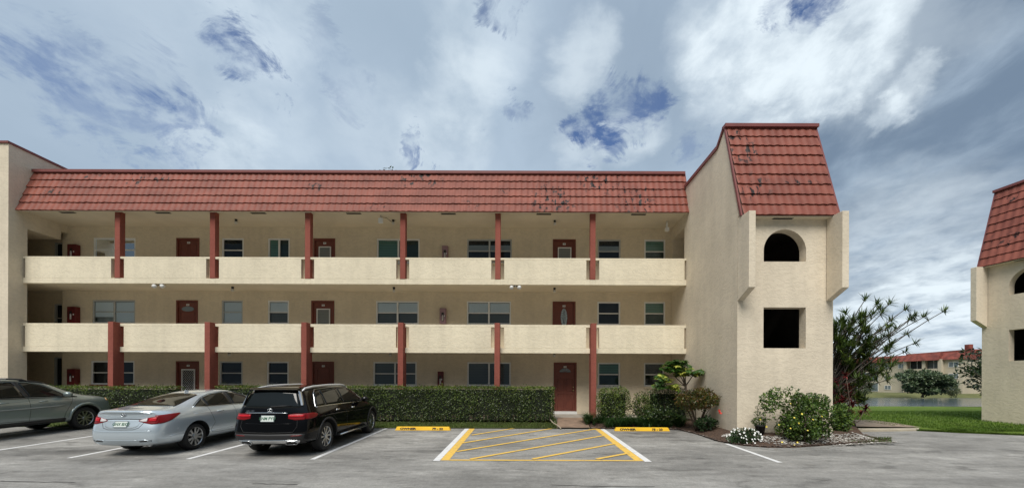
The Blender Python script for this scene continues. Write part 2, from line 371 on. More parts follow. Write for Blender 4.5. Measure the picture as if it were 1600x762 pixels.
def mat_tile():
    m = bpy.data.materials.new('clay_tile'); m.use_nodes = True; nt = m.node_tree; p = nt.nodes['Principled BSDF']
    p.inputs['Roughness'].default_value = .62; p.inputs['Specular IOR Level'].default_value = .35
    N = nt.nodes.new; L = nt.links.new
    g = N('ShaderNodeNewGeometry')
    n = N('ShaderNodeTexNoise'); n.inputs['Scale'].default_value = 1.6; n.inputs['Detail'].default_value = 8; L(g.outputs['Position'], n.inputs[0])
    cr = N('ShaderNodeValToRGB'); L(n.outputs[0], cr.inputs[0]); e = cr.color_ramp.elements
    e[0].position = .3; e[0].color = (.175, .050, .034, 1); e[1].position = .7; e[1].color = (.275, .082, .055, 1)
    # mildew streaks, drawn out down the slope
    mp = N('ShaderNodeMapping'); L(g.outputs['Position'], mp.inputs[0]); mp.inputs[3].default_value = (7, 7, 3.2)
    n2 = N('ShaderNodeTexNoise'); n2.inputs['Scale'].default_value = 1.0; n2.inputs['Detail'].default_value = 5; n2.inputs['Roughness'].default_value = .6; L(mp.outputs[0], n2.inputs[0])
    mp3 = N('ShaderNodeMapping'); L(g.outputs['Position'], mp3.inputs[0]); mp3.inputs[3].default_value = (.55, .55, 1.5); mp3.inputs[1].default_value = (2.3, 0, 1.1)
    n3 = N('ShaderNodeTexNoise'); n3.inputs['Scale'].default_value = 1.0; n3.inputs['Detail'].default_value = 3; L(mp3.outputs[0], n3.inputs[0])
    r2 = N('ShaderNodeMapRange'); r2.interpolation_type = 'SMOOTHSTEP'; L(n2.outputs[0], r2.inputs[0]); r2.inputs[1].default_value = .53; r2.inputs[2].default_value = .63
    r3 = N('ShaderNodeMapRange'); r3.interpolation_type = 'SMOOTHSTEP'; L(n3.outputs[0], r3.inputs[0]); r3.inputs[1].default_value = .58; r3.inputs[2].default_value = .66
    ml = N('ShaderNodeMath'); ml.operation = 'MULTIPLY'; L(r2.outputs[0], ml.inputs[0]); L(r3.outputs[0], ml.inputs[1])
    # heavier growth on a few patches of the slope
    hv = None
    for (cx, cy, cz, rr) in ((3.1, 15.5, 9.95, 1.0), (1.2, 15.1, 8.8, 1.0), (4.5, 15.1, 8.7, .9), (6.95, 12.0, 8.9, .55), (7.0, 11.6, 7.6, .55), (6.85, 12.2, 9.5, .4), (-15.5, 15.5, 9.9, .6), (-4.4, 15.5, 9.9, .6), (-3.6, 15.5, 9.9, .5)):
        d_ = N('ShaderNodeVectorMath'); d_.operation = 'DISTANCE'; L(g.outputs['Position'], d_.inputs[0]); d_.inputs[1].default_value = (cx, cy, cz)
        q_ = N('ShaderNodeMapRange'); q_.interpolation_type = 'SMOOTHSTEP'; L(d_.outputs['Value'], q_.inputs[0]); q_.inputs[1].default_value = rr*.5; q_.inputs[2].default_value = rr*1.25; q_.inputs[3].default_value = 1; q_.inputs[4].default_value = 0
        if hv is None: hv = q_.outputs[0]
        else:
            x_ = N('ShaderNodeMath'); x_.operation = 'MAXIMUM'; L(hv, x_.inputs[0]); L(q_.outputs[0], x_.inputs[1]); hv = x_.outputs[0]
    r2b = N('ShaderNodeMapRange'); r2b.interpolation_type = 'SMOOTHSTEP'; L(n2.outputs[0], r2b.inputs[0]); r2b.inputs[1].default_value = .545; r2b.inputs[2].default_value = .585
    hm = N('ShaderNodeMath'); hm.operation = 'MULTIPLY'; L(hv, hm.inputs[0]); L(r2b.outputs[0], hm.inputs[1])
    hx = N('ShaderNodeMath'); hx.operation = 'MAXIMUM'; L(hm.outputs[0], hx.inputs[0]); L(ml.outputs[0], hx.inputs[1]); ml = hx
    ml2 = N('ShaderNodeMath'); ml2.operation = 'MULTIPLY'; L(ml.outputs[0], ml2.inputs[0]); ml2.inputs[1].default_value = .97
    mx = N('ShaderNodeMix'); mx.data_type = 'RGBA'; L(ml2.outputs[0], mx.inputs[0]); L(cr.outputs[0], mx.inputs[6]); mx.inputs[7].default_value = (.006, .005, .005, 1)
    L(mx.outputs[2], p.inputs['Base Color'])
    n4 = N('ShaderNodeTexNoise'); n4.inputs['Scale'].default_value = 30; n4.inputs['Detail'].default_value = 4; L(g.outputs['Position'], n4.inputs[0])
    b = N('ShaderNodeBump'); b.inputs['Strength'].default_value = .25; b.inputs['Distance'].default_value = .01; L(n4.outputs[0], b.inputs['Height']); L(b.outputs[0], p.inputs['Normal'])
    return m
TILE = mat_tile()

def tile_slope(mb, o, u, v, n, width, slope, rows, wave=.24, amp=.014, lip=.045):
    """rows of S shaped tiles; o lower left corner, u along the eave, v up the slope, n outward"""
    o, u, v, n = Vector(o), Vector(u).normalized(), Vector(v).normalized(), Vector(n).normalized()
    rh = slope/rows; nw = max(1, round(width/wave)); wv = width/nw; K = 7
    jr = random.Random(3)
    for r in range(rows):
        off = (r % 2)*0.0
        lo, hi, lo2, lo3 = [], [], [], []
        xs = [(i/K)*wv for i in range(nw*K+1)]
        for i, x in enumerate(xs):
            ph = (x/wv + off) % 1.0
            tile = int(x/wv + 1e-6)
            # roll then flat pan
            h = amp*(math.sin(math.pi*ph/.55) if ph < .55 else -.45*math.sin(math.pi*(ph-.55)/.45))
            jj = .004*math.sin(tile*12.9898+r*78.2)
            base = o + u*x + v*(r*rh)
            lo.append(mb.bm.verts.new(base + n*(lip + h + jj) - v*(.018 + .006*math.sin(tile*4.1+r*9.7))))
            lo2.append(mb.bm.verts.new(base + n*(-.03 + h*.2) + v*.004)); lo3.append(mb.bm.verts.new(lo[-1].co))
            hi.append(mb.bm.verts.new(base + v*(rh+.01) + n*(.004 + h)))
        for i in range(len(xs)-1):
            mb._f([lo[i], lo[i+1], hi[i+1], hi[i]], True); mb._f([lo2[i], lo2[i+1], lo3[i+1], lo3[i]])

# ================================================================ building dimensions
XL, XR = -19.75, 6.51
YF, YW = 15.2, 16.7
FLOOR = .32
S1, S2, S3 = 2.93, 5.594, 8.378            # ceilings of the walkways
bld = empty('apartment_building', (-6.6, 16.7, 0))
tag(bld, 'long three storey cream apartment building with red tiled mansard roof and open walkways', 'building')
def B(name, mb, m, **k): return mb.build(name, m, bld, world=True, **k)

# ---- openings of the back wall, all in wall plane metres (x0, x1) from photo columns
def wx(px): return (px-PX)/FPX*YW
def wz(py): return CAM_Z + (PY-py)/FPX*YW
TOP = {0: wz(565.5), 1: wz(470.5), 2: wz(373.5)}
SILL = {0: wz(602.5), 1: wz(507), 2: wz(410.5)}
DOORB = {0: FLOOR, 1: S1+.12, 2: S2+.12}
# kind, px0, px1, frame material, style
openings = []
for fl, rows in enumerate((
    [('w', 142, 210, 'double', ALU, 'dark', True), ('d', 275, 311, 'grille'), ('w', 343, 379, 'single', GREYALU, 'dark', True), ('w', 417, 451, 'single', ALU, 'dark', True), ('d', 487, 522, 'arch'),
     ('w', 583, 651, 'double', ALU, 'screen', False), ('w', 730, 798, 'slider', ALU, 'screen', False), ('d', 865, 901, 'fan'), ('w', 934, 969, 'single', ALU, 'green', False), ('w', 1006, 1038, 'single', ALU, 'dark', False)],
    [('w', 144, 211, 'double', GREYALU, 'blindall', False), ('d', 275, 309, 'lite'), ('w', 346, 379, 'single', GREYALU, 'blindall', False), ('w', 418, 451, 'single', ALU, 'blindtop', False), ('d', 486, 522, 'storm'),
     ('w', 587, 654, 'double', ALU, 'blindtop', False), ('w', 729, 798, 'double', ALU, 'blindtop', False), ('d', 863, 899, 'oval'), ('w', 933, 969, 'single', ALU, 'dark', False), ('w', 1006, 1039, 'single', ALU, 'green', False)],
    [('w', 145, 211, 'double', ALU, 'blue', False), ('d', 275, 311, 'plain'), ('w', 346, 380, 'single', ALU, 'blue', False), ('w', 418, 452, 'slider', ALU, 'green', False), ('d', 489, 523, 'storm'),
     ('w', 588, 655, 'slider', ALU, 'green', False), ('w', 729, 799, 'double', GREYALU, 'dark', False), ('d', 863, 899, 'storm'), ('w', 933, 969, 'single', GREYALU, 'shade', False), ('w', 1006, 1039, 'single', ALU, 'green', False)])):
    for r in rows:
        x0, x1 = wx(r[1]), wx(r[2])
        z1 = TOP[fl]; z0 = SILL[fl] if r[0] == 'w' else DOORB[fl]
        openings.append((fl, r, x0, x1, z0, z1))
def wall_with_holes(mb, y, x0, x1, z0, z1, holes, depth):
    xs = sorted({x0, x1} | {h[0] for h in holes} | {h[1] for h in holes}); zs = sorted({z0, z1} | {h[2] for h in holes} | {h[3] for h in holes})
    for a, b in zip(xs, xs[1:]):
        for c, d in zip(zs, zs[1:]):
            mx, mz = (a+b)/2, (c+d)/2
            if any(h[0] < mx < h[1] and h[2] < mz < h[3] for h in holes): continue
            mb.quad((a, y, c), (b, y, c), (b, y, d), (a, y, d))
    for (a, b, c, d) in holes:
        mb.quad((a, y, c), (b, y, c), (b, y+depth, c), (a, y+depth, c)); mb.quad((a, y, d), (b, y, d), (b, y+depth, d), (a, y+depth, d))
        mb.quad((a, y, c), (a, y, d), (a, y+depth, d), (a, y+depth, c)); mb.quad((b, y, c), (b, y, d), (b, y+depth, d), (b, y+depth, c))
mb = MB()
wall_with_holes(mb, YW, -20.0, 6.64, 0.0, S3+.02, [o[2:6] for o in openings], .30)
# corner of the wall at the left end and the set back wall of the corridor
mb.box(-20.0, -19.99, YW, 16.95, 0, S3+.02)
SBX = [((82-PX)/FPX*17.5, (96.5-PX)/FPX*17.5)]
sb_holes = []
for fl in range(3):
    t = {0: 556, 1: 473, 2: 377}[fl]; zt = CAM_Z + (PY-4-t)/FPX*16.95
    zb = {0: FLOOR, 1: S1+.9, 2: S2+.9}[fl]
    sb_holes.append((-20.66, -20.2, zb, zt))
wall_with_holes(mb, 16.95, -24.5, -19.98, 0, S3+.02, sb_holes, .2)
mb.box(-19.4, 6.45, 17.12, 26, 0, 9.75)       # the flats behind
B('wall', mb, WALL, recalc=True)

# ---- walkway slabs, soffits
mb = MB(); mb.box(XL, XR, YF+.17, YW-.003, S1, S1+.12); mb.box(XL, XR, YF+.17, YW-.003, S2, S2+.12)
mb.box(-24.5, XL-.004, 15.0, 17.49, S1, S1+.12); mb.box(-24.5, XL-.004, 15.0, 17.49, S2, S2+.12)
B('walkway_slab', mb, SOFF)
mb = MB(); mb.box(XL, 6.6, 15.06, YW-.003, S3, S3+.08); mb.box(-24.5, XL-.004, 14.9, 17.49, S3-.3, S3)
B('soffit', mb, SOFF)
for px in (100, 250, 400, 550, 699, 849, 998):
    mb = MB(); x = (px-PX)/FPX*15.2; mb.box(x-.29, x+.29, 15.16, 15.36, S3-.012, S3+.01)
    B('soffit_vent', mb, BLACK)
mb = MB(); mb.box(XL, XR, 14.85, 16.69, .1, FLOOR)
B('walkway_floor', mb, CONC)

# ---- parapet rails, five and a bit bays per storey, slots beside each column
cols = [-16.12 + 3.764*i for i in range(6)]            # left edges
def rail(z0, z1, s0, s1, cw, cdx):
    edges = [XL-.02] + [None]*6 + [XR]
    xs0 = XL-.02; segs = []
    slot = .15
    cur = xs0
    for c in cols:
        segs.append((cur, c+cdx, 'mid')); cur = c+cdx+cw
    segs.append((cur, XR, 'mid'))
    for i, (a, b, _) in enumerate(segs):
        m = MB()
        a2 = a + (slot if i > 0 else .10); b2 = b - (slot if i < 6 else .07)
        m.box(a2, b2, YF, YF+.16, s0, s1)
        m.box(a+.002, b-.002, YF, YF+.16, s1, z1)
        m.box(a+.002, b-.002, YF, YF+.20, z0, s0)
        o = B('parapet', m, RAIL, weld=False)
        bevel(o, .008, 2)
rail(5.535, 6.595, 5.745, 6.515, .21, 0.0)
rail(2.83, 3.955, 3.03, 3.845, .21, 0.0)
for c in cols:
    m = MB(); m.box(c, c+.21, YF-.012, YF+.20, 5.745, S3+.004); o = B('column', m, REDP); bevel(o, .006, 1)
    m = MB(); m.box(c, c+.21, YF+.0, YF+.19, 5.54, 5.742); o = B('parapet_pier', m, RAIL)
    m = MB(); m.box(c, c+.21, 14.95, 15.37, .05, 3.985); o = B('column', m, REDP); bevel(o, .006, 1)

# ---- main roof
mb = MB()
yb, zb_, yt, zt_ = 15.0, 8.33, 15.55, 10.10
sv = Vector((0, yt-yb, zt_-zb_)); nv = Vector((0, -sv.z, sv.y))
tile_slope(mb, (-19.8, yb, zb_), (1, 0, 0), sv, nv, 6.56+19.8, sv.length, 5)
B('roof', mb, TILE)
mb = MB()
mb.box(-19.8, 6.56, yt-.10, yt+.14, zt_-.02, zt_+.085)                     # top coping
mb.box(-19.4, 6.5, yt+.14, 26.0, 9.76, 9.95)
mb.prism([(-19.86, yb-.03, zb_-.03), (-19.86, yt-.04, zt_+.085), (-19.86, yt+.3, zt_+.085), (-19.86, yb+.3, zb_-.03)], (.05, 0, 0))
mb.prism([(6.562, yb-.0, zb_-.03), (6.562, yt-.02, zt_+.08), (6.562, yt+.3, zt_+.08), (6.562, yb+.3, zb_-.03)], (.03, 0, 0))
B('roof_coping', mb, COPING)
mb = MB(); mb.box(-19.8, 6.56, yb+.03, yb+.07, zb_-.03, zb_+.03); B('fascia', mb, SOFF)

# ---- left wing (its side wall faces the walkway)
mb = MB()
mb.box(-30, XL, 14.76, 15.33, 0, 10.78)
mb.box(-30, XL, 15.33, 16.45, 7.72, 10.78)
mb.box(-19.95, XL, 16.45, 26, S3-.02, 10.78)
mb.box(-30, -24.5, 15.33, 26, 0, 7.72)
o = B('wing_wall', mb, TOWER)
mb = MB(); mb.box(-30.05, XL+.04, 14.71, 26, 10.78, 10.86); B('wing_coping', mb, COPING)

# ---- stair towers (end of this building, and the neighbour's, which faces it)
def tower(parent, M, stairs=False):
    """local frame: x 0..2.89 across the front, y 0 at the front face going back, z up"""
    W = 2.89
    def T(name, mb, m, **k):
        o = mb.build(name, m, None, **k); o.data.transform(M); o.parent = parent
        o.matrix_parent_inverse = parent_world(parent).inverted(); return o
    mb = MB()
    D = 14.0
    prof = [(0, 0, -.4), (0, 0, 6.72), (0, .76, 9.84), (0, 1.18, 9.44), (0, D, 9.50), (0, D, -.4)]
    mb.prism(prof, (W, 0, 0))
    body = mb.build('tower_wall', TOWER, None)
    cuts = []
    def cut(f):
        c = MB(); f(c); cuts.append(c.build('cut', STAIR_SHADE if not cuts else TOWER, None))
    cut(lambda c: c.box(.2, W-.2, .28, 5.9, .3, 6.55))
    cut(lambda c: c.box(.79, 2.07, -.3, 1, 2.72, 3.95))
    arch = [(.79, -.3, 5.33), (2.07, -.3, 5.33)]
    arch += [(1.43 + .64*math.cos(a), -.3, 5.66 + .64*math.sin(a)) for a in [math.pi*i/24 for i in range(25)]]
    cut(lambda c: c.prism(arch, (0, 1.2, 0)))
    if stairs:
        cut(lambda c: c.box(-.3, 1, YF-11.6+.20, YW-11.6-.09, S2+.13, 7.9))
    bool_cut(body, cuts)
    body.data.transform(M); body.parent = parent; body.matrix_parent_inverse = parent_world(parent).inverted()
    # fins either side of the front
    for x in (0.0, W-.19-.03):
        mb = MB()
        x0 = x if x > 0 else -.006
        mb.prism([(x0, -.60, 4.405), (x0, -.60, 6.59), (x0, .25, 6.60), (x0, .25, 6.4), (x0, .02, 4.14)] if False else
                 [(x0, -.60, 4.405), (x0, -.60, 6.60), (x0, -.02, 6.62), (x0, -.02, 4.14)], (.19, 0, 0))
        o = T('fin', mb, TOWER); bevel(o, .01, 2)
    mb = MB()
    yb, zb, yt, zt = -.23, 6.64, .73, 9.86
    sv = Vector((0, yt-yb, zt-zb)); nv = Vector((0, -sv.z, sv.y))
    tile_slope(mb, (.03, yb, zb), (1, 0, 0), sv, nv, W-.06, sv.length, 9)
    mb.quad((.03, yb, zb-.02), (W-.03, yb, zb-.02), (W-.03, 0.02, zb+.0), (.03, 0.02, zb+.0))
    T('tower_roof', mb, TILE)
    mb = MB()
    mb.box(-.05, W+.05, .62, .84, 9.83, 9.93)
    q = lambda x: [(x, yb-.012, zb-.02), (x, yt-.012, zt+.03), (x, yt+.05, zt+.03), (x, yb+.06, zb-.02)]
    mb.prism(q(-.035), (.05, 0, 0)); mb.prism(q(W-.015), (.05, 0, 0))
    for x in (-.05, W-.11):
        mb.prism([(x, .80, 9.83), (x, .80, 9.93), (x, 1.2, 9.56), (x, D, 9.60), (x, D, 9.505), (x, 1.19, 9.445)], (.16, 0, 0))
    T('tower_coping', mb, COPING)
    mb = MB(); mb.box(.03, W-.03, 1.1, D-.1, 9.40, 9.46); T('tower_roof_deck', mb, SOFF)
    mb = MB(); mb.box(.06, W-.06, yb+.02, -.003, zb-.05, zb-.021); mb.box(1.0, 1.6, -.14, -.04, zb-.056, zb-.05)
    o = T('soffit', mb, [SOFF, BLACK])
    for p in o.data.polygons[6:]: p.material_index = 1
    # stair flight inside, in the same painted shade as the stairwell
    mb = MB()
    for i in range(9):
        mb.box(.25, 1.35, 1.2+i*.28, 1.5+i*.28, 2.9+i*.17-.15, 2.9+i*.17)
        mb.box(.25, 1.35, 1.2+i*.28, 1.5+i*.28, .35+i*.17-.15, .35+i*.17)
    mb.box(.21, W-.21, .29, 1.2, 2.35, 2.5); mb.box(.21, W-.21, .29, 1.2, 4.75, 4.9)
    T('stair_flight', mb, STAIR_SHADE)
M1 = Matrix.Translation((XR, 11.6, 0.0))
tower(bld, M1, True)
nb = empty('apartment_building', (19.17, 16.0, 0))
tag(nb, 'cream building with red tiled tower cut off by the right edge of the photo', 'building')
ang = math.atan2(-12.2, -2.4)
# front faces -X, local x runs from the far edge toward the camera
ux = Vector((.17, -1, 0)).normalized(); uy = Vector((1, .17, 0)).normalized()
M2 = Matrix(((ux.x, uy.x, 0, 19.17), (ux.y, uy.y, 0, 16.0), (0, 0, 1, -.13), (0, 0, 0, 1)))
tower(nb, M2)
mb = MB(); mb.box(3.4, 16, 2.0, 14, -.3, 9.4); mb.mi = 0
o = mb.build('wall', TOWER, None); o.data.transform(M2); o.parent = nb; o.matrix_parent_inverse = parent_world(nb).inverted()

# ---- windows
def backing_mat(style):
    return {'dark': DARK, 'screen': BLIND_D, 'green': DARKG, 'blindall': BLIND_G, 'blindtop': BLIND_D, 'blue': DARK, 'shade': DARK}[style]
def window(x0, x1, z0, z1, kind, fm, style, redsill):
    g = .003
    y0 = YW+.012; y1 = YW+.068; fw = .062
    m = MB()
    m.box(x0+g, x1-g, y0, y1, z1-fw, z1-g); m.box(x0+g, x1-g, y0, y1, z0+g, z0+fw)
    m.box(x0+g, x0+fw, y0, y1, z0+fw, z1-fw); m.box(x1-fw, x1-g, y0, y1, z0+fw, z1-fw)
    zm = z0 + (z1-z0)*.5
    xm = (x0+x1)/2
    bays = [(x0+fw, x1-fw)]
    if kind in ('double', 'slider'):
        m.box(xm-.035, xm+.035, y0+.004, y1-.004, z0+fw, z1-fw); bays = [(x0+fw, xm-.035), (xm+.035, x1-fw)]
    if kind != 'slider':
        for a, b in bays: m.box(a, b, y0+.012, y1-.012, zm-.022, zm+.022)
    w = B('window', m, fm)
    m = MB()
    for a, b in bays: m.quad((a, y0+.035, z0+fw), (b, y0+.035, z0+fw), (b, y0+.035, z1-fw), (a, y0+.035, z1-fw))
    m.build('pane', GLASS, w, world=True) if False else None
    p = m.build('pane', GLASS, None); p.parent = w; p.matrix_parent_inverse = parent_world(w).inverted()
    def sub(name, m, mt):
        o = m.build(name, mt, None); o.parent = w; o.matrix_parent_inverse = parent_world(w).inverted(); return o
    m = MB(); m.box(x0+g, x1-g, YW+.15, YW+.19, z0+g, z1-g); sub('room_backing', m, backing_mat(style))  # backing sheet; its dark styles paint the unlit room behind the glass
    if style in ('blindtop', 'blindall'):
        m = MB()
        for i, (a, b) in enumerate(bays):
            zb = (zm + .02 - (.02 if i else 0)) if style == 'blindtop' else z0+fw+(.22 if (i == 0 and len(bays) == 2) else 0)
            m.box(a+.01, b-.01, YW+.060, YW+.0675, zb, z1-fw-.02)
        sub('blind', m, BLIND_W)
    elif style == 'green':
        m = MB()
        for i, (a, b) in enumerate(bays[:1]): m.box(a+.01, b-.01, YW+.060, YW+.0675, z0+fw if kind == 'slider' else zm, z1-fw-.01)
        sub('blind', m, BLIND_GR)
    elif style == 'shade':
        m = MB(); m.box(x0+fw, x1-fw, YW+.060, YW+.0675, zm-.02, zm+.24); sub('blind', m, BLIND_G)
    elif style == 'dark' and fm is GREYALU and kind == 'double':
        m = MB()
        for a, b in bays: m.box(a+.01, b-.01, YW+.060, YW+.0675, zm+.0, zm+.26)
        sub('blind', m, BLIND_G)
    m = MB(); m.box(x0-.03, x1+.03, YW-.045, YW+.010, z0-.085, z0-.002)
    sub('sill', m, REDD if redsill else (GREYALU if style in ('screen', 'green') else WALL))
    return w
def door(x0, x1, z0, z1, style, num):
    m = MB(); g = .003
    fw = .07; y0, y1 = YW-.02, YW+.12
    m.box(x0+g, x0+fw, y0, y1, z0, z1-g); m.box(x1-fw, x1-g, y0, y1, z0, z1-g); m.box(x0+fw, x1-fw, y0, y1, z1-fw, z1-g)
    a, b, c, d = x0+fw+.004, x1-fw-.004, z0+.05, z1-fw-.004
    ys = YW+.04
    m.box(a, b, ys, ys+.05, c, d)
    W, H = b-a, d-c; xm = (a+b)/2
    def panel(p0, p1, q0, q1, arch=False):
        r = .018
        pts = [(p0, q0), (p1, q0), (p1, q1), (p0, q1)] if not arch else [(p0, q0), (p1, q0), (p1, q1-.14)] + [((p0+p1)/2 + (p1-p0)/2*math.cos(t), q1-.14+.12*math.sin(t)) for t in [math.pi*k/10 for k in range(1, 10)]] + [(p0, q1-.14)]
        for i in range(len(pts)):
            u, v = pts[i], pts[(i+1) % len(pts)]
            m.tube([(u[0], ys-.002, u[1]), (v[0], ys-.002, v[1])], .010, n=6)
    if style in ('fan',):
        for xx in (a+.1, xm+.05):
            panel(xx, xx+W/2-.15, c+.15, c+.80); panel(xx, xx+W/2-.15, c+.95, c+1.45)
    elif style in ('arch', 'oval'):
        panel(a+.16, b-.16, c+.15, c+.75)
        if style == 'arch': panel(a+.16, b-.16, c+.85, d-.14, True)
    elif style == 'lite':
        panel(a+.1, b-.1, c+.15, c+.7); panel(a+.1, b-.1, c+.85, d-.45)
    elif style == 'plain':
        for xx in (a+.1, xm+.05):
            panel(xx, xx+W/2-.15, c+.15, c+.80); panel(xx, xx+W/2-.15, c+.95, d-.15)
    dr = B('door', m, REDD)
    def sub(name, m, mt, **k):
        o = m.build(name, mt, None, **k); o.parent = dr; o.matrix_parent_inverse = parent_world(dr).inverted(); return o
    h = MB(); hx = b-.07
    if style in ('arch', 'storm', 'grille'): hx = a+.07 if style != 'grille' else b-.05
    h.cyl((hx, ys-.05, c+.98), .028, .05, 'Y', 12); h2 = MB(); h2.cyl((hx, ys-.02, c+1.12), .022, .02, 'Y', 12); sub('lock', h2, mat('brass', (.55, .42, .2), .3, metal=1))
    sub('handle', h, mat('brass', (.55, .42, .2), .3, metal=1))
    n = MB(); n.box(xm-.06, xm+.06, ys-.012, ys-.002, d-.16, d-.08)
    pl = sub('number_plate', n, WHITEP)
    add_text('number', num, .075, BLACK, None, Matrix.Translation((xm, ys-.0155, d-.12)) @ Matrix.Rotation(R(90), 4, 'X'), extrude=.001)
    t = bpy.data.objects[-1] if False else None
    for o in list(COL.objects):
        if o.name.startswith('number') and o.parent is None:
            o.parent = dr; o.matrix_parent_inverse = parent_world(dr).inverted()
    if style in ('storm', 'grille'):
        f = MB(); ya, yb2 = ys-.035, ys-.002; p0, p1, q0, q1 = a+.15, b-.12, c+.04, d-.27
        f.box(p0, p1, ya, yb2, q1-.04, q1); f.box(p0, p1, ya, yb2, q0, q0+.04); f.box(p0, p0+.04, ya, yb2, q0+.04, q1-.04); f.box(p1-.04, p1, ya, yb2, q0+.04, q1-.04)
        if style == 'grille':
            k = 0
            zz = q0
            while zz < q1-.04:
                n_ = 6
                for i in range(n_):
                    xa = p0+.04 + (p1-p0-.08)*i/n_; xb = p0+.04 + (p1-p0-.08)*(i+1)/n_; z2 = min(zz+.11, q1-.04)
                    f.tube([(xa, ya+.02, zz), (xb, ya+.02, z2)], .005, n=4); f.tube([(xb, ya+.02, zz), (xa, ya+.02, z2)], .005, n=4)
                zz += .11
        sub('storm_door_frame' if style == 'storm' else 'security_grille', f, WHITEP if style == 'storm' else ALU)
        f = MB(); f.box(p0+.04, p1-.04, ys-.012, ys-.003, q0+.04, q1-.04); sub('glass', f, BLIND_D if style == 'storm' else DARK)
    if style == 'oval':
        f = MB(); pts = [(xm + .155*math.cos(t), ys-.010, d-.62+.42*math.sin(t)) for t in [2*math.pi*k/28 for k in range(28)]]
        f.prism(pts, (0, .008, 0)); sub('glass', f, mat('leaded_glass', (.35, .42, .45), .15, var=.5, vscale=22, spec=.8))
        f = MB(); f.tube(pts + [pts[0]], .016, n=6, caps=False); sub('trim', f, REDD)
        f = MB(); f.tube([(xm, ys-.014, d-1.03), (xm, ys-.014, d-.21)], .005, n=4)
        for s_ in (-1, 1): f.tube([(xm, ys-.014, d-.9), (xm+s_*.07, ys-.014, d-.62), (xm, ys-.014, d-.34)], .005, n=4)
        sub('glass_leading', f, BLACK)
    if style == 'fan':
        f = MB(); zc = d-.36; pts = [(xm + .26*math.cos(t), ys-.006, zc+.20*math.sin(t)) for t in [math.pi*k/16 for k in range(17)]]
        f.prism(pts, (0, .004, 0)); sub('glass', f, mat('grey_lite', (.20, .23, .24), .1, spec=.8))
        f = MB(); f.tube(pts + [pts[0]], .012, n=5, caps=False)
        for t in (45, 90, 135): f.tube([(xm, ys-.01, zc), (xm+.25*math.cos(R(t)), ys-.01, zc+.19*math.sin(R(t)))], .006, n=4)
        sub('trim', f, REDD)
        f = MB(); f.box(x0-.02, x1+.02, YW-.06, YW+.03, z0-.02, z0+.12); sub('threshold', f, WHITEP)
    if style == 'lite':
        f = MB(); pts = [(xm + .27*math.cos(t), ys-.008, d-.30+.11*math.sin(t)) for t in [2*math.pi*k/20 for k in range(20)]]
        f.prism(pts, (0, .006, 0)); sub('glass', f, mat('grey_lite', (.20, .23, .24), .1, spec=.8))
    return dr
nums = {0: ['14', '15', '16'], 1: ['24', '25', '26'], 2: ['34', '35', '36']}
cnt = {0: 0, 1: 0, 2: 0}
for fl, r, x0, x1, z0, z1 in openings:
    if r[0] == 'w': window(x0, x1, z0, z1, *r[3:])
    else:
        door(x0, x1, z0, z1, r[3], nums[fl][cnt[fl]]); cnt[fl] += 1
# openings of the corridor at the left
for i, h in enumerate(sb_holes):
    m = MB(); a, b, c, d = h
    m.box(a+.003, a+.05, 16.97, 17.05, c, d-.003); m.box(b-.05, b-.003, 16.97, 17.05, c, d-.003); m.box(a+.05, b-.05, 16.97, 17.05, d-.05, d-.003)
    if i: m.box(a+.05, b-.05, 16.97, 17.05, (c+d)/2-.02, (c+d)/2+.02)
    w = B('window' if i else 'door_frame', m, GREYALU)
    m = MB(); m.box(a+.003, b-.003, 17.08, 17.11, c, d-.003); o = m.build('pane', DARK, None); o.parent = w; o.matrix_parent_inverse = parent_world(w).inverted()
# conduit boxes low on slabs near the far tower end of the top walkway
m = MB(); m.tube([(6.0, 15.9, S3-.02), (6.0, 15.9, S3-.30)], .035, n=8); m.box(5.93, 6.07, 15.84, 15.97, S3-.42, S3-.28); B('conduit', m, WHITEP)

# ================================================================ small things fixed on or under the walkways
def lamp(px, Y, zc, label, kind='round'):
    x = (px-PX)/FPX*Y
    t = empty('ceiling_lamp', (x, Y, zc)); tag(t, label, 'lamp', 'ceiling lamps under the walkways')
    m = MB(); m.cyl((0, 0, -.03), .05, .03, 'Z', 14); m.cyl((0, 0, -.09), .045, .06, 'Z', 14); m.build('lamp_base', BLACK, t)
    m = MB(); m.lathe((0, 0, 0), [(.045, -.09), (.062, -.12), (.062, -.155), (.04, -.185), (.001, -.195)], 'Z', 14); m.build('lamp_shade', mat('frosted_glass', (.55, .53, .48), .4), t)
FLN = ['ground floor', 'middle floor', 'top floor']
for fl, lst in enumerate(([(358, 'near the left end window pair'), (610, 'near the fourth column from the left'), (866, 'above the tall red door')],
                          [(363, 'between the two narrow windows left of centre'), (615, 'above the wide window with white half drawn blinds'), (866, 'above the door with oval glass')],
                          [(368, 'between the two narrow windows left of centre'), (652, 'at the end of a cable from the white junction box'), (866, 'above the red door with white framed glass')])):
    for px, wh in lst:
        lamp(px if not (fl == 2 and px == 652) else 613.5, 15.9, (S1, S2, S3)[fl], '%s ceiling lamp %s' % (FLN[fl], wh))
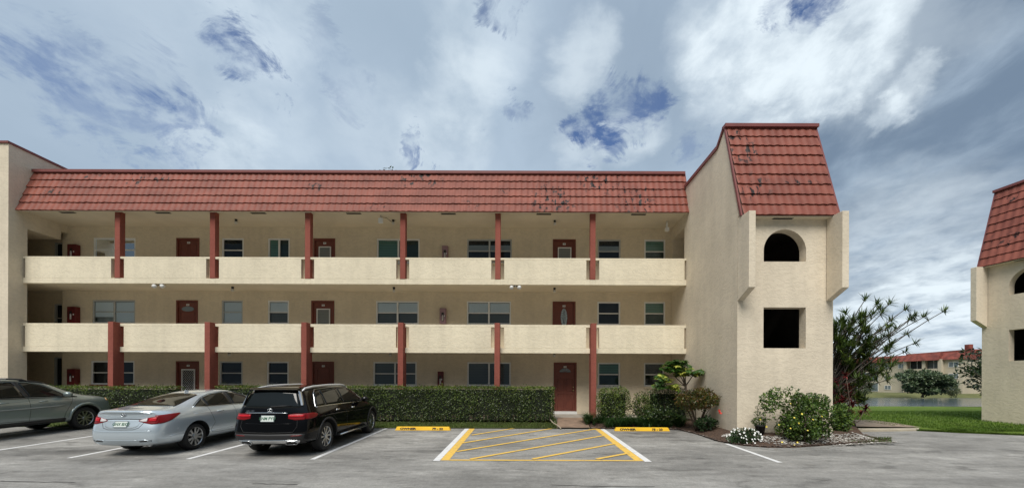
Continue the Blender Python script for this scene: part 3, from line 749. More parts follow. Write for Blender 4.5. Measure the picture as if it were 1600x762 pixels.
# junction box camera with cable
xj = (594-PX)/FPX*15.5
t = empty('junction_box', (xj, 15.5, S3)); tag(t, 'white square junction box hanging from the top walkway ceiling', 'junction box')
m = MB(); m.cyl((0, 0, -.10), .02, .10, 'Z', 10); m.build('bracket', GREYALU, t)
m = MB(); m.box(-.09, .09, -.04, .04, -.30, -.10); bevel(m.build('box', WHITEP, t), .01)
m = MB(); m.tube([(.02, 0, -.06), (.2, .1, -.05), (.35, .25, -.14), (.47, .38, -.03)], .008, n=6); m.build('cable', BLACK, t)
for k, (px, Y, lab) in enumerate(((805, 15.35, 'twin head white floodlight under the middle walkway ceiling right of centre'), (251, 15.35, 'twin head white floodlight under the middle walkway ceiling far left'))):
    t = empty('floodlight', ((px-PX)/FPX*Y, Y-.0, S2-.02)); t.scale = (1.5, 1.5, 1.5); tag(t, lab, 'floodlight', 'floodlights under the middle walkway')
    m = MB(); m.cyl((0, 0, -.035), .045, .035, 'Z', 12); m.tube([(0, 0, -.03), (0, -.02, -.06)], .014, n=6); m.build('lamp_base', WHITEP, t)
    for s_ in (-1, 1):
        m = MB(); m.lathe((0, 0, 0), [(.02, -.05), (.035, -.02), (.05, .03), (.052, .06), (.001, .065)], 'Z', 14)
        o = m.build('lamp_head', WHITEP, t); o.location = (s_*.11, -.04, -.075); o.rotation_euler = (R(115), R(s_*22), 0)
        m = MB(); m.tube([(0, -.01, -.04), (s_*.09, -.03, -.06)], .01, n=6); m.build('arm', BLACK, t)
def cabinet(px, pz_top, pz_bot, label, m_body, w=.40, d=.20, two=True):
    x = (px-PX)/FPX*YW; z1, z0 = wz(pz_top), wz(pz_bot)
    t = empty('extinguisher_cabinet', (x, YW, z0)); tag(t, label, 'fire cabinet', 'fire extinguisher cabinets on the walkway wall')
    H = z1-z0
    m = MB(); m.box(-w/2, w/2, -d, -.002, 0, H); bevel(m.build('cabinet_body', m_body, t), .012)
    m = MB(); e = .025
    m.box(-w/2+e, w/2-e, -d-.014, -d-.002, e, H-e); dd = m.build('cabinet_door', m_body, t)
    m = MB(); m.box(-.05, .05, -d-.018, -d-.0145, H*.18, H*.72)
    m.build('window', BLACK, dd)
    m = MB(); m.lathe((0, -d-.0, 0), [(.001, H*.2), (.04, H*.2), (.04, H*.5), (.015, H*.58), (.015, H*.63), (.001, H*.63)], 'Z', 12); o = m.build('extinguisher', mat('pale_marking', (.55, .5, .5), .5), t); o.scale = (1, 1, 1)
    m = MB(); m.box(w/2-.07, w/2-.04, -d-.03, -d-.0145, H*.45, H*.55); m.build('handle', WHITEP, dd)
RC = mat('red_cabinet_paint', (.115, .010, .011), .45, var=.15); PC = mat('faded_pink_cabinet_paint', (.33, .20, .22), .6, var=.15)
cabinet(119, 578.5, 603, 'dark red fire extinguisher cabinet on the ground floor wall at the left end', RC, .36)
cabinet(119, 482.5, 507, 'dark red fire extinguisher cabinet on the middle floor wall at the left end', RC, .36)
cabinet(119, 386, 410, 'dark red fire extinguisher cabinet on the top floor wall at the left end', RC, .36)
cabinet(689, 580.5, 605, 'narrow red fire extinguisher cabinet above the hedge on the ground floor wall', RC, .24, .14)
cabinet(692.5, 482.5, 507, 'faded pink fire extinguisher cabinet on the middle floor wall', PC, .27, .16)
cabinet(695.5, 386, 411, 'faded pink fire extinguisher cabinet on the top floor wall', PC, .25, .16)
# ================================================================ ground
def smooth(a, b, x):
    t = max(0.0, min(1.0, (x-a)/(b-a))); return t*t*(3-2*t)
def gz(x, y):
    """ground height beyond the parking lot"""
    z = lotz(min(y, 13.4)) + .02
    a = z + smooth(13.4, 15.0, y)*.235
    b = z + smooth(13.2, 17, y)*.10 - smooth(18, 30, y)*.13
    k = smooth(9.6, 12.5, x)
    v = a*(1-k) + b*k
    if y > 29.2: v = v - smooth(29.2, 31.5, y)*2.3 + smooth(74.5, 80, y)*2.15
    return v
def mat_grass(name, c1, c2, scale=.7):
    m = bpy.data.materials.new(name); m.use_nodes = True; nt = m.node_tree; p = nt.nodes['Principled BSDF']; p.inputs['Roughness'].default_value = .9; p.inputs['Specular IOR Level'].default_value = .15
    N = nt.nodes.new; L = nt.links.new; g = N('ShaderNodeNewGeometry')
    n = N('ShaderNodeTexNoise'); n.inputs['Scale'].default_value = scale; n.inputs['Detail'].default_value = 10; n.inputs['Roughness'].default_value = .7; L(g.outputs['Position'], n.inputs[0])
    cr = N('ShaderNodeValToRGB'); L(n.outputs[0], cr.inputs[0]); e = cr.color_ramp.elements; e[0].position = .32; e[0].color = (*c1, 1); e[1].position = .68; e[1].color = (*c2, 1)
    L(cr.outputs[0], p.inputs['Base Color'])
    n2 = N('ShaderNodeTexNoise'); n2.inputs['Scale'].default_value = 35; n2.inputs['Detail'].default_value = 6; L(g.outputs['Position'], n2.inputs[0])
    b = N('ShaderNodeBump'); b.inputs['Strength'].default_value = .8; b.inputs['Distance'].default_value = .05; L(n2.outputs[0], b.inputs['Height']); L(b.outputs[0], p.inputs['Normal'])
    return m
LAWN = mat_grass('lawn', (.075, .125, .016), (.15, .22, .035))
VERGE = mat_grass('verge_grass', (.075, .075, .035), (.10, .14, .04), 2.2)
BANK = mat_grass('far_bank', (.10, .11, .045), (.17, .17, .07), .3)
SOIL = mat('brown_mulch', (.075, .045, .03), .95, var=.5, vscale=22, bump=.9, bscale=60)
ROADM = None
def mat_asphalt():
    m = bpy.data.materials.new('asphalt'); m.use_nodes = True; nt = m.node_tree; p = nt.nodes['Principled BSDF']; p.inputs['Specular IOR Level'].default_value = .3
    N = nt.nodes.new; L = nt.links.new; g = N('ShaderNodeNewGeometry')
    def noise(sc_, loc=(0,0,0), s=1.0, d=8, r=.6, dist=0):
        mp = N('ShaderNodeMapping'); L(g.outputs['Position'], mp.inputs[0]); mp.inputs[1].default_value = loc; mp.inputs[3].default_value = sc_
        n = N('ShaderNodeTexNoise'); n.inputs['Scale'].default_value = s; n.inputs['Detail'].default_value = d; n.inputs['Roughness'].default_value = r; n.inputs['Distortion'].default_value = dist
        L(mp.outputs[0], n.inputs[0]); return n.outputs[0]
    def mr(v, a, b, c, d, sm=True):
        n = N('ShaderNodeMapRange'); n.interpolation_type = 'SMOOTHSTEP' if sm else 'LINEAR'; L(v, n.inputs[0])
        for i, q in enumerate((a, b, c, d)): n.inputs[i+1].default_value = q
        return n.outputs[0]
    def mul(a, b):
        n = N('ShaderNodeMath'); n.operation = 'MULTIPLY'; L(a, n.inputs[0]); L(b, n.inputs[1]); return n.outputs[0]
    big = mr(noise((.35, .8, 1), s=1.0, d=10, r=.68), .3, .7, .72, 1.22)
    streak = mr(noise((.7, 3.6, 1), (3, 0, 0), 1.6, 10, .72), .30, .7, .84, 1.14)
    stain = mr(noise((.8, 1.9, 1), (5.5, 2, 0), 1.1, 10, .68, .5), .53, .68, 1.0, .60)
    bleach = mr(noise((.55, .8, 1), (9.2, 6, 0), .8, 6, .6, .4), .54, .70, 1.0, 1.32)
    fine = mul(mr(noise((1, 1, 1), s=60, d=6, r=.8), .3, .7, .70, 1.3, False), mr(noise((1, .6, 1), s=12, d=10, r=.9), .3, .7, .72, 1.28, False))
    v = mul(mul(mul(mul(big, streak), stain), bleach), fine)
    # old damp and oil patches, and one worn pale bay
    wn = N('ShaderNodeTexNoise'); wn.inputs['Scale'].default_value = 1.6; wn.inputs['Detail'].default_value = 8; wn.inputs['Roughness'].default_value = .65; L(g.outputs['Position'], wn.inputs[0])
    wv = N('ShaderNodeVectorMath'); wv.operation = 'MULTIPLY_ADD'; L(wn.outputs['Color'], wv.inputs[0]); wv.inputs[1].default_value = (2.4, 1.6, 0); L(g.outputs['Position'], wv.inputs[2])
    for (cx, cy, rx_, ry_, val) in ((4.3, 12.6, 1.1, .28, .62), (3.9, 11.9, .9, .22, .70), (4.9, 11.3, .8, .22, .66), (4.6, 13.1, 1.5, .2, .66), (-3.3, 11.3, .9, 1.5, 1.22), (-3.4, 12.9, 1.0, .25, .78), (-11.6, 9.3, 1.3, .5, .72), (-9.0, 8.6, 1.4, .25, .78), (-6.0, 9.9, .7, 1.6, .66), (-9.2, 10.6, .7, 1.8, .68), (-14.2, 10.6, 1.2, .8, .74), (7.4, 9.6, 1.6, .4, .84), (11.5, 9.8, 2.2, .35, .84)):
        sb_ = N('ShaderNodeVectorMath'); sb_.operation = 'SUBTRACT'; L(wv.outputs[0], sb_.inputs[0]); sb_.inputs[1].default_value = (cx+1.2, cy+.8, 0)
        ms_ = N('ShaderNodeVectorMath'); ms_.operation = 'MULTIPLY'; L(sb_.outputs[0], ms_.inputs[0]); ms_.inputs[1].default_value = (1/rx_, 1/ry_, 0)
        ln_ = N('ShaderNodeVectorMath'); ln_.operation = 'LENGTH'; L(ms_.outputs[0], ln_.inputs[0])
        v = mul(v, mr(ln_.outputs['Value'], .5, 1.25, val, 1.0))
    mx = N('ShaderNodeVectorMath'); mx.operation = 'SCALE'; mx.inputs[0].default_value = (.250, .243, .228); L(v, mx.inputs['Scale']); L(mx.outputs[0], p.inputs['Base Color'])
    L(mr(noise((.7, 2.2, 1), (5.5, 2, 0), .9, 8, .6, .6), .5, .7, .9, .68), p.inputs['Roughness'])
    b = N('ShaderNodeBump'); b.inputs['Strength'].default_value = .5; b.inputs['Distance'].default_value = .01; L(noise((1, 1, 1), s=90, d=4, r=.7), b.inputs['Height']); L(b.outputs[0], p.inputs['Normal'])
    return m
ASPH = mat_asphalt()
def sheet(name, pts, zf, m, cutx=(), cuty=(), thick=0.0):
    """flat outline -> ground hugging sheet; cut lines give it inner vertices"""
    bm = bmesh.new(); bm.faces.new([bm.verts.new((p[0], p[1], 0)) for p in pts])
    for n, vals in (((1, 0, 0), cutx), ((0, 1, 0), cuty)):
        for c in vals:
            bmesh.ops.bisect_plane(bm, geom=bm.verts[:]+bm.edges[:]+bm.faces[:], plane_co=Vector(n)*c, plane_no=n, dist=1e-5)
    bmesh.ops.triangulate(bm, faces=bm.faces[:])
    for v in bm.verts: v.co.z = zf(v.co.x, v.co.y)
    bmesh.ops.recalc_face_normals(bm, faces=bm.faces)
    if bm.faces and sum(f.normal.z for f in bm.faces) < 0: bmesh.ops.reverse_faces(bm, faces=bm.faces)
    me = bpy.data.meshes.new(name); bm.to_mesh(me); bm.free()
    o = link_mesh(name, me, m)
    if thick:
        md = o.modifiers.new('thick', 'SOLIDIFY'); md.thickness = thick; md.offset = -1
    return o
def frange(a, b, s):
    out = []; x = a
    while x < b: out.append(x); x += s
    return out
# base terrain out to the horizon, with the canal cut into it
xs = [-900, -400, -150, -60, -30, -20] + frange(-18, 30, 1.5) + [32, 36, 42, 50, 60, 75, 90, 110, 150, 220, 400, 900]
ys = [-600, -200, -60, -20, -5, 2, 6] + frange(7, 29, 1.0) + frange(29.2, 32, .4) + [34, 40, 50, 60, 70, 74, 75, 76, 77, 78, 79, 80.5, 84, 90, 110, 160, 300, 700, 1500]
mb = MB(); V = [[mb.bm.verts.new((x, y, gz(x, y) - (.10 if y < 30 else 0))) for y in ys] for x in xs]
for i in range(len(xs)-1):
    for j in range(len(ys)-1): mb._f([V[i][j], V[i+1][j], V[i+1][j+1], V[i][j+1]], True)
tag(mb.build('ground', BANK), kind='structure')
# water
def mat_water():
    m = bpy.data.materials.new('canal_water'); m.use_nodes = True; nt = m.node_tree; p = nt.nodes['Principled BSDF']
    p.inputs['Base Color'].default_value = (.05, .08, .10, 1); p.inputs['Roughness'].default_value = .12; p.inputs['IOR'].default_value = 1.33; p.inputs['Specular IOR Level'].default_value = .8
    N = nt.nodes.new; L = nt.links.new; g = N('ShaderNodeNewGeometry'); mp = N('ShaderNodeMapping'); L(g.outputs['Position'], mp.inputs[0]); mp.inputs[3].default_value = (1, .5, 1)
    n = N('ShaderNodeTexNoise'); n.inputs['Scale'].default_value = 2.2; n.inputs['Detail'].default_value = 5; L(mp.outputs[0], n.inputs[0])
    b = N('ShaderNodeBump'); b.inputs['Strength'].default_value = .6; b.inputs['Distance'].default_value = .12; L(n.outputs[0], b.inputs['Height']); L(b.outputs[0], p.inputs['Normal'])
    return m
mb = MB(); mb.quad((-300, 29, -.80), (500, 29, -.80), (500, 78, -.80), (-300, 78, -.80)); tag(mb.build('water', mat_water()), kind='structure')
# lot outline, measured on its own plane
edge = [onlot(*p) for p in ((1060, 671), (1095, 680), (1122, 689.5), (1160, 696), (1200, 699), (1240, 699), (1300, 695), (1345, 692), (1388, 690.5), (1352, 680), (1335, 673.5), (1432, 672.5), (1500, 676), (1600, 680))]
edge = [Vector((e.x, e.y)) for e in edge]
lotpts = [(-60, 6), (60, 6), (60, 12.7)] + [(e.x, e.y) for e in edge[::-1]] + [(4.4, 13.42), (2.6, 13.46), (-60, 13.46)]
tag(sheet('parking_lot', lotpts, lambda x, y: lotz(y), ASPH), kind='structure')
tag(sheet('road', [(-60, -30), (60, -30), (60, 6), (-60, 6)], lambda x, y: lotz(6), ASPH), kind='structure')
# grass verge below the hedge (left), right lawn, mulch beds
tag(sheet('grass_verge', [(-60, 13.44), (1.22, 13.44), (1.35, 14.9), (-60, 14.9)], lambda x, y: gz(x, y), VERGE, frange(-20, 1, .8), (13.7, 14.0, 14.3, 14.6)), kind='structure')
lawn = [(e.x, e.y) for e in edge[-3:]] + [(60, 12.7), (60, 29.6), (10.2, 29.6), (10.2, 15.6), (14.0, 14.9)]
tag(sheet('lawn', lawn, lambda x, y: gz(x, y)-.005, LAWN, frange(11, 40, 1.5), frange(13, 29.6, .9)), kind='structure')
tip = [(edge[8].x, edge[8].y), (edge[9].x, edge[9].y), (edge[7].x-.2, edge[7].y+.25), (edge[7].x, edge[7].y-.0)]
tag(sheet('grass_verge', tip, lambda x, y: lotz(y)+.02, VERGE), kind='structure')
bed = [(2.75, 13.42), (4.4, 13.40)] + [(e.x, e.y) for e in edge[:9]] + [(edge[9].x, edge[9].y), (edge[10].x, edge[10].y), (11.6, 15.6), (2.45, 15.0), (2.45, 13.42)]
EL = [Vector((2.3, 13.42)), Vector((4.4, 13.40)), *edge[:9], edge[9]]
def edist(x, y):
    p = Vector((x, y)); best = 9
    for a, b in zip(EL, EL[1:]):
        ab = b-a; t = max(0, min(1, (p-a).dot(ab)/ab.length_squared)); best = min(best, (p-(a+ab*t)).length)
    return best
def bedz(x, y):
    return max(lotz(y) + .008 + smooth(0, .9, edist(x, y))*.18, gz(x, y) if y > 13.6 else -9)
tag(sheet('planting_bed', bed, bedz, SOIL, frange(2.6, 11.5, .35), frange(10.4, 15.4, .3)), kind='structure')
# path from the door, side path on the right
tag(sheet('path', [(1.24, 13.44), (2.40, 13.44), (2.50, 14.87), (1.40, 14.87)], lambda x, y: gz(x, y)+.03, BRICKC, (), (13.7, 14, 14.3, 14.6)), kind='structure')
sp = [onlot(*p) for p in ((1338, 668.0), (1440, 669.5), (1400, 662.5), (1360, 657.5), (1335, 657.5))]
tag(sheet('path', [(p.x, p.y) for p in sp], lambda x, y: gz(x, y)+.045, mat('side_path', (.26, .20, .145), .9, var=.4, vscale=5, bump=.4), (), frange(13, 18, .5)), kind='structure')
sp = [onlot(*p) for p in ((1320, 674.5), (1436, 672.5), (1436, 670.5), (1320, 671.0))]
tag(sheet('kerb', [(p.x, p.y) for p in sp], lambda x, y: lotz(y)+.055, mat('pale_kerb', (.42, .37, .28), .85, var=.2), thick=.08), kind='structure')

# ---- painted lines
def mat_paint(name, col, wear=.5):
    m = bpy.data.materials.new(name); m.use_nodes = True; nt = m.node_tree; p = nt.nodes['Principled BSDF']; p.inputs['Roughness'].default_value = .7
    N = nt.nodes.new; L = nt.links.new; g = N('ShaderNodeNewGeometry')
    n = N('ShaderNodeTexNoise'); n.inputs['Scale'].default_value = 9; n.inputs['Detail'].default_value = 9; n.inputs['Roughness'].default_value = .75; L(g.outputs['Position'], n.inputs[0])
    mr = N('ShaderNodeMapRange'); mr.interpolation_type = 'SMOOTHSTEP'; L(n.outputs[0], mr.inputs[0]); mr.inputs[1].default_value = .50; mr.inputs[2].default_value = .68; mr.inputs[4].default_value = wear
    mx = N('ShaderNodeMix'); mx.data_type = 'RGBA'; L(mr.outputs[0], mx.inputs[0]); mx.inputs[6].default_value = (*col, 1); mx.inputs[7].default_value = (.2, .19, .17, 1); L(mx.outputs[2], p.inputs['Base Color'])
    return m
WPAINT = mat_paint('white_road_paint', (.68, .68, .68), .45); YPAINT = mat_paint('yellow_road_paint', (.74, .47, .09), .6)
def stripe(name, a, b, w, m, lift=.004, square=True):
    a, b = Vector((a[0], a[1])), Vector((b[0], b[1])); d = (b-a).normalized(); n = Vector((-d.y, d.x))*w/2
    if not square: n = Vector((w/2, 0)) if abs(d.y) > abs(d.x) else Vector((0, w/2))
    pts = [a-n, b-n, b+n, a+n]
    mb = MB(); mb.poly([(p.x, p.y, lotz(p.y)+lift) for p in pts]); o = mb.build(name, m); tag(o, kind='structure')
    if o.data.polygons[0].normal.z < 0: o.data.flip_normals()
    return o
for x, ya, yb in ((-4.72, 8.66, 13.4), (-7.52, 8.66, 13.4), (-10.27, 8.72, 13.4), (-13.0, 8.66, 13.4), (-15.85, 8.6, 13.4), (-18.6, 8.6, 13.4), (5.74, 8.52, 10.75)):
    stripe('parking_line', (x, ya), (x, yb), .115, WPAINT)
stripe('parking_line', (-1.90, 8.57), (-1.90, 13.42), .15, WPAINT); stripe('parking_line', (2.83, 8.55), (2.83, 13.42), .15, WPAINT)
stripe('hatch_line', (-1.725, 8.62), (-1.725, 13.42), .19, YPAINT); stripe('hatch_line', (2.655, 8.62), (2.655, 13.42), .19, YPAINT)
a, b = onlot(705, 718.3), onlot(1000, 718.3); stripe('hatch_line', (-1.62, a.y), (2.55, a.y), .095, YPAINT, .008)
for p, q in (((737, 679.5), (806, 668.5)), ((722, 692), (868, 668.3)), ((713, 705.3), (934, 669.3)), ((735, 717), (943, 680.3)), ((832, 717), (961, 692.8)), ((932, 717), (982, 707.8))):
    a, b = onlot(*p), onlot(*q); stripe('hatch_line', a, b, .105, YPAINT, .012)
# seams and cracks in the asphalt
CR = mat('asphalt_crack', (.045, .043, .04), .95, var=.3)
for pts in (((0, 751), (60, 752.5), (128, 753)), ((600, 704), (660, 703.6), (712, 703)), ((395, 755), (440, 756), (470, 756.5)), ((860, 757), (940, 759), (1040, 760)), ((90, 704), (180, 703), (240, 703))):
    P = [onlot(*p) for p in pts]
    mb = MB(); r_ = random.Random(int(pts[0][0]))
    top, bot = [], []
    for a, b in zip(P, P[1:]):
        for k in range(6):
            p = a.lerp(b, k/6); w = .012 + .012*r_.random(); j = r_.uniform(-.015, .015)
            top.append((p.x, p.y+j+w, lotz(p.y)+.003)); bot.append((p.x, p.y+j-w, lotz(p.y)+.003))
    mb.poly(bot + top[::-1]); tag(mb.build('crack', CR), kind='structure')

# ---- concrete wheel stops
YSTOP = mat('yellow_wheel_stop_paint', (.80, .47, .015), .55, var=.10, vscale=5, bump=.15)
def wheel_stop(x0, x1, y, nums_, label, texts=True):
    xc = (x0+x1)/2; t = empty('wheel_stop', (xc, y, lotz(y))); tag(t, label, 'wheel stop', 'wheel stops at the head of the parking bays')
    h = (x1-x0)/2
    m = MB()
    prof = [(-.085, 0), (-.06, .105), (-.045, .12), (.045, .12), (.06, .105), (.085, 0)]
    A = [m.bm.verts.new((-h, p[0], p[1])) for p in prof]; B_ = [m.bm.verts.new((h, p[0], p[1])) for p in prof]
    Ai = [m.bm.verts.new((-h+.05, p[0], p[1])) for p in prof]
    for u in A[1:5]: u.co.x += .05
    for u in B_[1:5]: u.co.x -= .05
    bmesh.ops.delete(m.bm, geom=Ai, context='VERTS')
    for i in range(6): m._f([A[i], A[(i+1) % 6], B_[(i+1) % 6], B_[i]])
    m._f(A[::-1]); m._f(B_)
    bevel(m.build('stop_body', YSTOP, t), .008, 2)
    if texts:
        M = Matrix.Translation((0, -.0755, .056)) @ Matrix.Rotation(R(76.6), 4, 'X')
        for i, (s, xo, w) in enumerate((('OWNER', -.50, 1.45), (nums_, .50, 1.30))):
            add_text('lettering', s, .098, BLACK, t, Matrix.Translation((xo, 0, 0)) @ M, bold=.005, sx=w, extrude=.0015)
wheel_stop(-4.27, -2.40, 13.05, '79 - 22', 'yellow wheel stop reading OWNER 79 - 22 in front of the hedge')
wheel_stop(3.16, 5.02, 13.05, '75 - 23', 'yellow wheel stop reading OWNER 75 - 23 right of the striped zone')
# thin bent pipe at the end of the hedge
t = MB(); t.tube([(1.05, 14.0, .32), (1.12, 13.75, .24), (1.26, 13.5, .17), (1.36, 13.32, .09), (1.36, 13.28, .05)], .022, n=8)
tag(t.build('drain_pipe', mat('pale_pipe', (.32, .27, .2), .7)), 'thin bent pale drain pipe running from the hedge end to the asphalt', 'pipe')

# ================================================================ far side of the canal
FARW = mat('far_building_paint', (.52, .46, .35), .9, var=.06, vscale=.3)
FART = mat('far_tile', (.20, .050, .036), .8, var=.45, vscale=1.2)
FR, FL_ = Vector((97.6, 85.0)), Vector((88.3, 115.0))
fd = (FL_-FR).normalized(); fn = Vector((-fd.y, fd.x)); 
if fn.x > 0: fn = -fn
def fu(px):
    """distance along the far facade for a photo column"""
    k = (px-PX)/FPX
    return (k*FR.y-FR.x)/(fd.x-k*fd.y)
def fp(u, off, z): p = FR + fd*u + fn*off; return (p.x, p.y, z)
fb = empty('apartment_building', (*FR, -.1)); tag(fb, 'distant three storey cream apartment building with red roof across the canal', 'building')
def F(name, m, mt): 
    o = m.build(name, mt, None); o.parent = fb; o.matrix_parent_inverse = parent_world(fb).inverted(); return o
def fbox(m, u0, u1, o0, o1, z0, z1):
    v = [fp(u0, o0, z0), fp(u1, o0, z0), fp(u1, o1, z0), fp(u0, o1, z0)]; m.prism(v, (0, 0, z1-z0))
UE = 31
m = MB(); fbox(m, 0, UE, -12, 0, -.4, 8.0)
for px in (1418, 1447, 1472): fbox(m, fu(px)-.3, fu(px)+.3, 0.002, 1.0, -.3, 7.7)
fbox(m, fu(1472), fu(1418), .003, .9, 4.9, 5.6); fbox(m, fu(1472), fu(1418), .003, .9, 2.2, 2.9)
F('wall', m, FARW)
m = MB()
def froof(u0, u1, o, zb, zt): m.prism([fp(u0, o, zb), fp(u0, o-1.0, zt), fp(u0, -6, zt), fp(u0, -6, zb)], Vector(fp(u1, 0, 0))-Vector(fp(u0, 0, 0)))
froof(-.3, fu(1472)-.01, .6, 7.55, 9.2); froof(fu(1472)+.0, fu(1418), 1.5, 7.5, 9.35); froof(fu(1418)+.01, UE, .6, 7.55, 9.1)
F('roof', m, FART)
def fwin(px0, px1, z0, z1, mt=DARK, fr=ALU, off=.003, mull=True):
    a, b = fu(px1), fu(px0); m = MB(); fbox(m, a, b, off, off+.06, z0, z1)
    m2 = MB(); w = .07
    for q in ((a, b, z0-w, z0), (a, b, z1, z1+w), (a-w, a, z0-w, z1+w), (b, b+w, z0-w, z1+w)): fbox(m2, q[0], q[1], off, off+.10, q[2], q[3])
    if mull: fbox(m2, (a+b)/2-w/2, (a+b)/2+w/2, off+.061, off+.1, z0, z1)
    wf = F('window', m2, fr); p = m.build('pane', mt, None); p.parent = wf; p.matrix_parent_inverse = parent_world(wf).inverted()
GR = mat('grey_window_far', (.14, .17, .18), .3, var=.3)
for z0 in (5.9, 3.3, .7): fwin(1483, 1497, z0, z0+1.0, GR)
for z0 in (6.0, 3.3): fwin(1404, 1415, z0, z0+.95, GR)
for z0 in (5.9, 3.2, .7): fwin(1383, 1392, z0, z0+.9, GR)
for z0 in (5.6, 2.9, .2):
    fwin(1423, 1444, z0, z0+1.9, DARK, BLACK if False else WHITEP, .004)
    fwin(1449, 1470, z0-.2, z0+1.9, mat('grey_screen', (.10, .12, .12), .7), WHITEP, .004)
for z0 in (.2, 2.9, 5.6): fwin(1350, 1372, z0, z0+2.1, GR, WHITEP, .003); fwin(1334, 1346, z0, z0+2.1, DARK, WHITEP, .003)
for z0 in (.2, 2.9, 5.6): fwin(1306, 1325, z0, z0+1.9, GR, WHITEP, .003)
# end wall and next block to the right
fb2 = empty('apartment_building', (103, 92, -.1)); tag(fb2, 'further red roofed cream building half hidden behind the neighbouring tower across the canal', 'building')
m = MB(); m.box(98.6, 125, 89.5, 104, -.3, 8.2); o = m.build('wall', FARW, None); o.parent = fb2; o.matrix_parent_inverse = parent_world(fb2).inverted()
m = MB(); m.prism([(105.2, 88.9, 8.2), (105.2, 89.9, 10.2), (105.2, 103, 10.2), (105.2, 103, 8.2)], (20, 0, 0)); m.box(105.5, 106.4, 90.5, 91.5, 10.2, 11.4)
o = m.build('roof', FART, None); o.parent = fb2; o.matrix_parent_inverse = parent_world(fb2).inverted()
# ================================================================ cars
def car_paint(name, col, metal, rough):
    m = mat(name, col, rough, metal=metal, coat=1.0); return m
SILVER = car_paint('silver_car_paint', (.56, .635, .69), .5, .25)
BLACKP = mat('black_car_paint', (.0025, .0025, .003), .07, spec=.30, coat=0)
GREYP = car_paint('grey_green_car_paint', (.22, .265, .26), .4, .30)
CGLASS = mat('car_glass', (.006, .008, .008), .03, spec=.4)
RUBBER = mat('tyre_rubber', (.012, .012, .012), .75)
PLASTIC = mat('black_plastic', (.018, .018, .019), .55)
CHROME = mat('chrome', (.72, .74, .76), .10, metal=1)
ALLOY = mat('alloy_rim', (.50, .52, .54), .28, metal=1)
TAIL = mat('red_tail_light', (.17, .003, .005), .28, coat=0, spec=.35)
TAILB = mat('bright_red_lens', (.45, .012, .02), .25, coat=0, spec=.35)
CLEAR = mat('clear_lens', (.62, .60, .60), .12, coat=1)
AMBER = mat('amber_lens', (.55, .28, .10), .2, coat=1)
PLATE = mat('number_plate_face', (.55, .60, .57), .5)
PLTXT = mat('plate_green', (.02, .10, .05), .6)

def cage_body(rings, name):
    """rings: from rear to front, each nine (half width, z, y) from roof centre to floor centre"""
    bm = bmesh.new(); rows = []
    for r in rings:
        row = []
        for i, (w, z, y) in enumerate(r): row.append(bm.verts.new((w, y, z)))
        left = [bm.verts.new((-w, y, z)) for i, (w, z, y) in enumerate(r) if 0 < i < 8]
        rows.append((row, left))
    def loop(row, left): return row + left[::-1]
    L_ = [loop(*x) for x in rows]; n = len(L_[0])
    for a, b in zip(L_, L_[1:]):
        for k in range(n): bm.faces.new([a[k], a[(k+1) % n], b[(k+1) % n], b[k]])
    for end, sgn in ((0, -1), (-1, 1)):
        row, left = rows[end]
        cen = [row[0]] + [None]*6 + [row[8]]
        cs = {1: row[0], 7: row[8]}
        for i in range(2, 7):
            cs[i] = bm.verts.new((0, row[i].co.y + sgn*.045, row[i].co.z))
        for i in range(1, 7):
            bm.faces.new([row[i], row[i+1], cs[i+1], cs[i]]); bm.faces.new([left[i-1], left[i], cs[i+1], cs[i]])
    bmesh.ops.recalc_face_normals(bm, faces=bm.faces)
    for f in bm.faces: f.smooth = True
    me = bpy.data.meshes.new(name); bm.to_mesh(me); bm.free()
    return me

